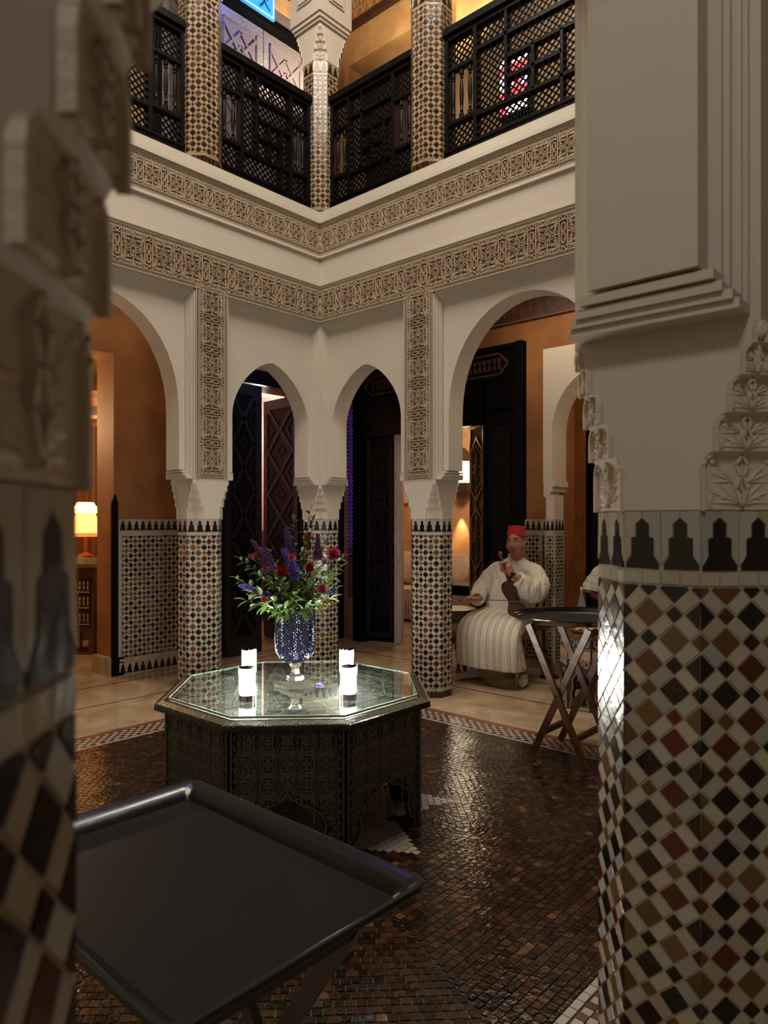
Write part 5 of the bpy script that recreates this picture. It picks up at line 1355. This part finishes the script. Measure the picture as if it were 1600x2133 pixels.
# face details
def onhead(x, y, z): return T @ Vector((x, y, z))
b = MB()
for sg in (-1, 1): q = onhead(sg*.031, -.0755, .012); b.ball(q, .0115, 12, sc=(1.25, .8, .62))
b.build('eye_whites', 'eye', man, smooth=True)
b = MB()
for sg in (-1, 1): q = onhead(sg*.031-.002, -.0835, .012); b.ball(q, .0052, 10)
b.build('irises', 'iris', man, smooth=True)
b = MB()
for sg in (-1, 1): b.tube([onhead(sg*.012, -.094, .036), onhead(sg*.030, -.092, .043), onhead(sg*.050, -.078, .036)], [.0035, .0048, .0025], 6)
for sg in (-1, 1): b.tube([onhead(sg*.019, -.0835, .0165), onhead(sg*.031, -.0870, .0205), onhead(sg*.044, -.0775, .0150)], [.0015, .0022, .0015], 5)
b.build('eyebrows', 'brow', man)
b = MB(); b.tube([onhead(-.028, -.0895, -.068), onhead(-.012, -.0990, -.0675), onhead(0, -.1010, -.069), onhead(.012, -.0990, -.0675), onhead(.028, -.0895, -.068)], [.0015, .0038, .0036, .0038, .0015], 6); b.tube([onhead(-.022, -.0910, -.074), onhead(0, -.1005, -.0775), onhead(.022, -.0910, -.074)], [.002, .0050, .002], 6); b.build('lips', 'lip', man)
b = MB(); b.tube([onhead(-.029, -.0915, -.0700), onhead(-.012, -.1020, -.0722), onhead(0, -.1040, -.0728), onhead(.012, -.1020, -.0722), onhead(.029, -.0915, -.0700)], .0012, 5); b.build('mouth_line', 'brow', man)
b = MB(); rings = []                                         # short grey hair at sides and back
for zz, s_ in ((-.050, .96), (-.02, 1.01), (.02, 1.035), (.055, 1.03)):
    rings.append([onhead(.078*s_*math.sin(a)*(1 if True else 1)*math.sqrt(max(.1, 1-(zz/.13)**2)), -.098*s_*math.cos(a)*math.sqrt(max(.1, 1-(zz/.13)**2)), zz) for a in [R(82+196*k/24) for k in range(25)]])
b.loft(rings, closed=False, cap=False); b.build('hair', 'hair', man, smooth=True)
fz = thing('fez_hat', 'red felt fez on the head of the seated violinist', 'hat', man.location+T @ Vector((0, .008, .052)), hy)
fz.rotation_euler = (R(-7), 0, hy)
b = MB(); b.lathe([(.080, -.0), (.084, .004), (.0805, .045), (.076, .088), (.070, .092), (.01, .094)], 36); b.build('felt_crown', 'fez', fz, smooth=True)
b = MB(); b.lathe([(.004, .09), (.003, .10)], 8); b.build('top_button', 'ebony', fz)
# upper garment
b = MB(); n = 48
def fold(ph, amp, f=9): return lambda t: 1+amp*math.sin(f*t+ph)+amp*.6*math.sin(2.3*f*t+ph*2)
rg = [ringe((-.01, -.02, .56), .235, .20, n, .9, fold(0, .015)), ringe((0, -.02, .66), .228, .195, n, .9, fold(.6, .018)), ringe((.01, -.02, .78), .215, .18, n, .9, fold(1.2, .02)),
      ringe((.02, -.01, .90), .215, .160, n, .9, fold(1.8, .018)), ringe((.03, .0, .99), .215, .135, n, .95, fold(2.2, .015)), ringe((.035, .005, 1.05), .185, .115, n, 1, fold(2.2, .012)), ringe((.04, .005, 1.085), .135, .095, n, 1, fold(2, .01)),
      ringe((.048, .002, 1.108), .088, .082, n), ringe((.052, .0, 1.12), .076, .078, n), ringe((.054, -.002, 1.150), .073, .076, n), ringe((.054, -.002, 1.152), .068, .070, n), ringe((.05, 0, 1.11), .06, .06, n)]
b.loft(rg)
def sleeve(pts, rad, ph):
    pts = [Vector(p) for p in pts]; rings = []; prev = Vector((0, 0, 1)); m = 36; N_ = 22
    for i in range(N_+1):
        tt = i/N_; p = bez_cat(pts, tt); d = (bez_cat(pts, min(1, tt+.02))-bez_cat(pts, max(0, tt-.02))).normalized()
        u = (prev-d*prev.dot(d)).normalized(); v = d.cross(u); prev = u
        k = tt*(len(rad)-1); i0 = min(len(rad)-2, int(k)); r = rad[i0]+(rad[i0+1]-rad[i0])*(k-i0)
        rings.append([p+(u*math.cos(q)+v*math.sin(q))*r*(1+.05*math.sin(3*q+ph+tt*9)+.045*math.sin(tt*34+2*math.sin(q+ph))) for q in [2*PI*j/m for j in range(m)]])
    rings.append([p+(x-p)*.8 for x in rings[-1]]); rings.append([p-d*.05+(x-p)*.75 for x in rings[-2]])
    b.loft(rings)
def bez_cat(pts, t):
    n = len(pts)-1; k = min(n-1, int(t*n)); f = t*n-k; pts = list(pts)
    p0, p1, p2, p3 = pts[max(0, k-1)], pts[k], pts[k+1], pts[min(n, k+2)]
    return .5*((2*p1)+(-p0+p2)*f+(2*p0-5*p1+4*p2-p3)*f*f+(-p0+3*p1-3*p2+p3)*f**3)
sleeve([(.12, .0, 1.02), (.25, -.02, .97), (.335, -.10, .865), (.325, -.22, .845), (.262, -.335, .955)], [.075, .092, .100, .108, .072], .5)
sleeve([(-.05, .0, 1.02), (-.18, .0, .96), (-.265, -.06, .84), (-.215, -.22, .755), (-.15, -.335, .748)], [.075, .090, .088, .075, .058], 2.0)
b.build('robe_top', 'cotton', man, smooth=True, ang=180)
b = MB()
for sg, x1_ in ((-1, -.022), (1, .030)): b.tube([Vector((.054-sg*.0, -.080, 1.150)), Vector((.05+x1_*.5, -.094, 1.128)), Vector((.05+x1_, -.10, 1.105))], [.005, .007, .003], 6)
b.tube([(.054, -.078, 1.15), (.05, -.10, 1.08), (.048, -.135, 1.0)], .0035, 5); b.build('collar_placket', 'slipper', man, smooth=True)
# striped skirt of the robe over lap and knees
b = MB(); m = 72
X, Yv, Z = Vector((1, 0, 0)), Vector((0, 1, 0)), Vector((0, 0, 1))
def srg(c, w_, h_, dirz, amp, ph, asym=0):
    ay = Vector(dirz); out = []
    for k in range(m):
        t_ = 2*PI*k/m; ct, st = math.cos(t_), math.sin(t_); p_ = .62
        cx = math.copysign(abs(ct)**p_, ct); sy = math.copysign(abs(st)**p_, st)
        f = 1+amp*math.sin(11*t_+ph)+amp*.5*math.sin(23*t_+ph)
        out.append(Vector(c)+X*(w_*cx)+ay*(h_*sy*f))
    return out
rings = [srg((0, .06, .60), .225, .15, (0, 1, .2), .01, 0), srg((0, .0, .60), .245, .16, (0, .85, .5), .01, .2), srg((.0, -.10, .565), .265, .125, (0, .3, 1), .012, .5),
         srg((.01, -.22, .545), .285, .115, (0, .1, 1), .015, .8), srg((.015, -.33, .53), .305, .115, (0, -.1, 1), .018, 1.0), srg((.02, -.405, .49), .315, .115, (0, -.6, .85), .02, 1.2),
         srg((.02, -.41, .42), .322, .115, (0, -1, .25), .025, 1.4), srg((.02, -.40, .33), .325, .125, (0, -1, .05), .03, 1.6), srg((.02, -.385, .25), .328, .135, (0, -1, 0), .07, 1.8), srg((.02, -.37, .16), .335, .145, (0, -1, 0), .10, 2.0), srg((.02, -.37, .158), .325, .135, (0, -1, 0), .10, 2.0), srg((.02, -.38, .25), .318, .125, (0, -1, 0), .04, 1.8)]
b.loft(rings, cap=False); o = b.build('robe_skirt', 'stripe', man, smooth=True, ang=180)
uv = o.data.uv_layers.new(name='UVMap')
for l in o.data.loops: c = o.data.vertices[l.vertex_index].co; uv.data[l.index].uv = (c.x*1.9, c.z)
ss = o.modifiers.new('sub', 'SUBSURF'); ss.levels = 1; ss.render_levels = 2
# shoes and socks
def foot(toe, heel, lab):
    toe, heel = Vector(toe), Vector(heel); d = (toe-heel); L_ = d.length; rz = math.atan2(d.y, d.x)
    b = MB(); b.T = Matrix.Translation(heel) @ Matrix.Rotation(rz, 4, 'Z')
    b.tube([(.03, 0, .14), (.045, 0, .075), (.08, 0, .05), (L_*.6, 0, .04)], [.042, .043, .043, .035], 14); b.build('sock', 'sock', man, smooth=True)
    b = MB(); b.T = Matrix.Translation(heel) @ Matrix.Rotation(rz, 4, 'Z'); rings = []
    for x, w_, h_ in ((-.012, .012, .03), (0, .030, .055), (.05, .038, .052), (.12, .043, .056), (.18, .047, .058), (.22, .040, .046), (.255, .022, .030), (L_, .004, .012)):
        rings.append([(x, w_*math.cos(t_), .004+max(-0.0, h_*.5+h_*.5*math.sin(t_))) for t_ in [2*PI*k/20 for k in range(20)]])
    b.loft(rings); b.build('slipper', 'slipper', man, smooth=True, ang=60)
foot((-.31, -.44, 0), (-.225, -.15, 0), 'right'); foot((.30, -.30, 0), (.165, -.05, 0), 'left')
b = MB(); wd_ = (Lw-Nk).normalized(); wc = Lw+wd_*.004; rings = []
u_ = wd_.orthogonal().normalized(); v_ = wd_.cross(u_)
for s_, r_ in ((-.009, .029), (-.009, .032), (.009, .032), (.009, .029)): rings.append([wc+wd_*s_+(u_*math.cos(q)+v_*math.sin(q))*r_ for q in [2*PI*k/20 for k in range(20)]])
b.loft(rings, cap=False); b.ball(wc+Vector((.01, -.030, .012)), .017, 12, sc=(1, .45, 1)); b.build('wristwatch', 'blackgloss', man, smooth=True)
# violin
def build_violin():
    t = thing('violin', 'brown violin held upright on the left thigh of the seated person', 'violin', man.location+vb)
    z = vax; fr = Vector((-.25, -1, -.1)); x = fr.cross(z).normalized(); y = z.cross(x)      # front faces -y
    Mv = Matrix((x, y, z)).transposed().to_4x4()
    prof = [(0, .030), (.004, .060), (.02, .088), (.05, .102), (.085, .100), (.12, .080), (.145, .060), (.175, .054), (.20, .057), (.225, .072), (.26, .082), (.29, .082), (.325, .066), (.345, .035), (.352, .014)]
    prof = [tuple(bez_cat([Vector((a_, c_, 0)) for a_, c_ in prof], i/44))[:2] for i in range(45)]
    out = [(w_, z_) for z_, w_ in prof]+[(-w_, z_) for z_, w_ in prof[::-1]]
    b = MB(); b.T = Mv; sm = [(a*.97, c*.985+.003) for a, c in out]; b.prism(sm, -.016, .016, axis='y'); b.build('ribs', 'violin', t)
    b = MB(); b.T = Mv; b.prism(out, -.022, -.016, axis='y', top=out); b.prism(out, .016, .022, axis='y'); b.build('belly_and_back', 'violin', t)
    b = MB(); b.T = Mv; b.tube([(0, -.012, .34), (0, -.020, .48), (0, -.018, .56)], [.014, .011, .010], 10); b.build('neck', 'scroll', t, smooth=True)
    b = MB(); b.T = Mv; b.box(-.013, .013, -.036, -.028, .235, .50); b.prism([(-.016, .02), (.016, .02), (.022, .13), (-.022, .13)], -.034, -.028, axis='y'); b.build('fingerboard', 'ebony', t)
    b = MB(); b.T = Mv; b.box(-.021, .021, -.045, -.022, .163, .167); b.build('bridge', 'wood', t)
    b = MB(); b.T = Mv
    for k in range(4): xx = -.009+k*.006; b.tube([(xx*1.3, -.045, .13), (xx*1.4, -.050, .165), (xx*.6, -.040, .50), (xx*.5, -.034, .53)], .0006, 4)
    b.build('strings', 'chrome', t, kind='stuff')
    b = MB(); b.T = Mv; b.tube([(0, -.018, .50), (0, -.020, .56), (0, -.012, .585), (0, -.028, .602), (0, -.040, .590), (0, -.034, .578)], [.012, .011, .012, .014, .012, .006], 12); b.ball((0, -.026, .592), .018, 10, sc=(1.25, 1, 1)); b.build('scroll', 'scroll', t, smooth=True)
    for k in range(4):
        b = MB(); b.T = Mv; sg = 1 if k % 2 else -1; zz = .515+.015*k; b.tube([(-sg*.012, -.02, zz), (sg*.024, -.02, zz)], .0035, 6); b.ball((sg*.031, -.02, zz), .008, 8, sc=(1, .5, 1.2)); b.build('peg', 'ebony', t)
    b = MB(); b.T = Mv; b.ball((-.045, -.03, .035), .035, 12, sc=(1, .35, .8)); b.build('chin_rest', 'ebony', t, smooth=True)
build_violin()
t = thing('violin_bow', 'violin bow held level in the right hand of the seated person', 'bow', man.location+bp)
b = MB(); b.tube([bd*-.07, bd*.1+Vector((0, 0, .004)), bd*.35+Vector((0, 0, -.002)), bd*.56+Vector((0, 0, .004))], [.0045, .004, .0036, .003], 8); b.build('bow_stick', 'violin', t, smooth=True)
b = MB(); b.tube([bd*-.05+Vector((0, 0, -.014)), bd*.555+Vector((0, 0, -.010))], .0018, 5, flat=.4); b.build('bow_hair', 'white_cloth', t)
b = MB(); b.T = Matrix.Translation(bd*-.03); b.box(-.02, .02, -.006, .006, -.018, .0); b.build('frog', 'ebony', t)
# chair
def chair(label, x, y, rz, m='wood'):
    t = thing('wooden_chair', label, 'chair', (x, y, 0), rz)
    b = MB(); b.prism([(-.21, -.22), (.21, -.22), (.20, .20), (-.20, .20)], .44, .47); b.build('seat', m, t)
    b = MB(); b.prism([(-.20, -.21), (.20, -.21), (.19, .19), (-.19, .19)], .39, .44); b.build('seat_rail', m, t)
    for sx in (-1, 1):
        b = MB(); b.tube([(sx*.185, -.19, 0), (sx*.185, -.19, .43)], [.016, .021], 10); b.build('leg', m, t, smooth=True)
        b = MB(); b.tube([(sx*.19, .25, 0), (sx*.185, .19, .43), (sx*.19, .22, .70), (sx*.20, .27, .92)], [.015, .020, .018, .015], 10); b.build('leg', m, t, smooth=True)
    b = MB()
    for z_, yy in ((.86, .255), (.72, .228)): b.loft([[(x_, yy+.03*(1-(x_/.2)**2), z_) for x_ in [-.2+.04*k for k in range(11)]], [(x_, yy+.03*(1-(x_/.2)**2)+.006, z_+.07) for x_ in [-.2+.04*k for k in range(11)]]], closed=False, cap=False)
    b.loft([[(-.2+.04*k, .285-.03*abs(k-5)/5, .70) for k in range(11)], [(-.2+.04*k, .30-.03*abs(k-5)/5, .93) for k in range(11)]], closed=False, cap=False)
    b.build('backrest', m, t)
chair('light wooden chair under the seated violinist', PX+.01, PY-.03, R(0))
# second person, mostly hidden behind the near right column
p = P(1300, 1200, 6.45); man2 = thing('person', 'seated person in a white short-sleeved shirt, mostly hidden behind the near right column', 'person', (p.x, p.y, 0), R(20))
b = MB(); head_into(b, Vector((0, -.02, 1.28)), R(10)); b.tube([(0, .0, 1.2), (0, .02, 1.0), (0, 0, .5)], [.058, .10, .14], 14)
b.tube([(-.05, .0, 1.0), (-.20, .0, .98), (-.26, -.04, .78), (-.05, -.25, .72)], [.06, .055, .042, .028], 12); b.tube([(.05, 0, 1.0), (.20, 0, .98), (.26, -.04, .76), (.08, -.25, .70)], [.06, .055, .042, .028], 12)
for sx in (-1, 1):
    b.tube([(sx*.1, 0, .52), (sx*.14, -.40, .52), (sx*.14, -.36, .08)], [.09, .065, .04], 12); b.tube([(sx*.14, -.34, .05), (sx*.15, -.50, .035)], [.04, .03], 10)
    b.tube([(sx*.065, -.25, .71), (sx*.02, -.30, .70)], [.03, .03], 10)
    for k in range(5): b.tube([(sx*.03, -.29, .69+.012*k), (-sx*.01, -.33, .68+.013*k), (-sx*.02, -.31, .675+.013*k)], [.009, .008, .007], 7)
o = b.build('body', 'skin2', man2, smooth=True); remesh(o, .008)
b = MB(); b.loft([ringe((0, 0, .52), .20, .15), ringe((0, 0, .75), .19, .14), ringe((0, 0, .95), .21, .13), ringe((0, 0, 1.04), .16, .10), ringe((0, 0, 1.09), .08, .075), ringe((0, 0, 1.12), .066, .066)])
sleeve([(-.06, .0, 1.02), (-.19, .0, .97), (-.25, -.03, .87), (-.265, -.05, .80)], [.075, .085, .095, .10], .5); sleeve([(.06, .0, 1.02), (.19, .0, .97), (.25, -.03, .87), (.265, -.05, .80)], [.075, .085, .09, .09], .5)
b.build('shirt', 'cotton', man2, smooth=True, ang=180)
b = MB(); b.ball((0, .0, 1.32), .10, 16, sc=(.82, 1.0, 1)); b.build('hair', 'brow', man2, smooth=True)
b = MB()
for sx in (-1, 1): b.tube([(sx*.1, .02, .53), (sx*.14, -.41, .53), (sx*.14, -.37, .12)], [.105, .085, .07], 12)
b.build('trousers', 'ebony', man2, smooth=True)
chair('light wooden chair under the half hidden second person', p.x+.02, p.y+.05, R(20))
# side tables with carved inlay
def side_table(label, x, y, w_, h_, rz=0):
    t = thing('inlaid_side_table', label, 'table', (x, y, 0), rz)
    b = MB(); b.prism(octpoly(w_/2+.02), h_-.03, h_); b.build('table_top', 'walnut', t)
    hw = w_/2*math.tan(PI/8); b0 = MB()
    hf = [(0, h_*.52), (hw*.35, h_*.46), (hw*.6, h_*.38), (hw*.55, h_*.28), (hw*.72, h_*.2), (hw*.66, h_*.12), (hw*.80, .04), (hw*.85, 0)]
    out = [(-hw, 0), (-hw*.85, 0)]+[(-a, c) for a, c in hf[::-1][1:]]+[(a, c) for a, c in hf[1:]]+[(hw, 0), (hw, h_-.03), (-hw, h_-.03)]
    b0.prism(out, -.008, .008, axis='y'); pn = b0.mesh('side_panel', [M['darkwood']])
    e = MB(); f3 = lambda x_, z_, k: (x_, -.008-k, z_); iv = M['ivory']
    e.strip([(a, c+.004) for a, c in out[1:-3]], .004, 0, .002, f3)
    for zc in (h_*.9, h_*.74, h_*.62):
        for k in (-1, 0, 1):
            e.strip([(k*hw*.6+hw*.26*math.cos(q), zc+h_*.055*math.sin(q)*1.0) for q in [2*PI*j/6 for j in range(6)]], .003, 0, .002, f3, closed=True)
            e.strip([(k*hw*.6+hw*.26*math.cos(q), zc+h_*.055*math.sin(q)) for q in [2*PI*j/6+PI/6 for j in range(0, 6, 2)]], .003, 0, .002, f3, closed=True)
    for z_ in (h_*.96, h_*.82, h_*.55+h_*.12): e.strip([(-hw, z_), (hw, z_)], .003, 0, .002, f3)
    en = e.mesh('ivory_inlay', [iv])
    c = MB(); c.prism([(-hw*.95, h_*.68), (hw*.95, h_*.68), (hw*.95, h_*.80), (-hw*.95, h_*.80)], -.0095, -.008, axis='y'); cn = c.mesh('inlay_band', [M['wood']])
    for k in range(8):
        m_ = Matrix.Rotation(k*PI/4, 4, 'Z') @ Matrix.Translation((0, -w_/2, 0)); o_ = put('side_panel', pn, t, mw=m_); put('ivory_inlay', en, o_, kind='stuff'); put('inlay_band', cn, o_)
    return t
M['ivory'] = mat('ivory_inlay', (.46, .40, .30), .5)
p = P(1236, 1440, 5.62); side_table('octagonal inlaid side table behind the walnut stand at right', p.x, p.y, .46, .575); S2 = p
p = P(944, 1390, 6.95); side_table('octagonal inlaid side table behind the column, left of the violinist', p.x, p.y, .40, .60)
d_ = thing('serving_dish', 'shallow dish of pastries with a little glass on the right inlaid table', 'dish', (S2.x, S2.y-.02, .577))
b = MB(); b.lathe([(.14, 0), (.16, .012), (.155, .016), (.13, .008)], 28); b.build('dish', 'walnut', d_)
b = MB()
for k in range(22):
    a = k*2.4; r = .028*math.sqrt(k); b.ball((r*math.cos(a), r*math.sin(a), .022), .018, 8, sc=(1.2, .8, .6))
b.build('pastries', mat('pastry', (.50, .20, .05), .5), d_, smooth=True)
o = MB(); o.lathe([(.025, 0), (.032, .028), (.030, .028), (.024, .004)], 18); o = o.build('small_glass', 'bottle_glass', smooth=True); q = P(1218, 1311, 5.5); o.location = (q.x, q.y, .577+.04); tag(o, 'small clear glass among the pastries on the right inlaid table', 'glass')
o.location.z = .577+.034
# bottle on a further low table (behind the oval tray)
p = P(1212, 1262, 6.25); t = thing('low_table', 'low dark table behind the oval tray carrying a bottle', 'table', (p.x, p.y, 0))
b = MB(); b.lathe([(.15, .60), (.15, .625), (.14, .63)], 28); b.build('table_top', 'blackgloss', t)
b = MB(); b.lathe([(.14, 0), (.14, .015), (.025, .03), (.02, .60)], 20); b.build('pedestal', 'blackgloss', t, smooth=True)
t = thing('water_bottle', 'clear glass bottle with white cap behind the oval tray', 'bottle', (p.x, p.y, .632))
b = MB(); b.lathe([(.034, 0), (.036, .01), (.036, .07), (.028, .12), (.013, .17), (.011, .215), (.013, .22)], 20); b.build('bottle_body', 'bottle_glass', t, smooth=True)
b = MB(); b.lathe([(.0135, .215), (.0135, .24)], 14); b.build('bottle_cap', 'white_cloth', t)
# small black fixture behind the stand at floor level
p = P(1145, 1395, 6.6); t = thing('floor_fixture', 'small black curved stand on the floor beside the tiled pier', 'stand', (p.x, p.y, 0))
b = MB(); b.lathe([(.09, 0), (.09, .015), (.03, .03), (.012, .04)], 20); b.build('base', 'blackgloss', t)
b = MB(); b.tube([(0, 0, .03), (0, 0, .12), (-.04, 0, .18), (-.03, 0, .26)], [.014, .014, .016, .010], 8); b.build('stem', 'blackgloss', t, smooth=True)
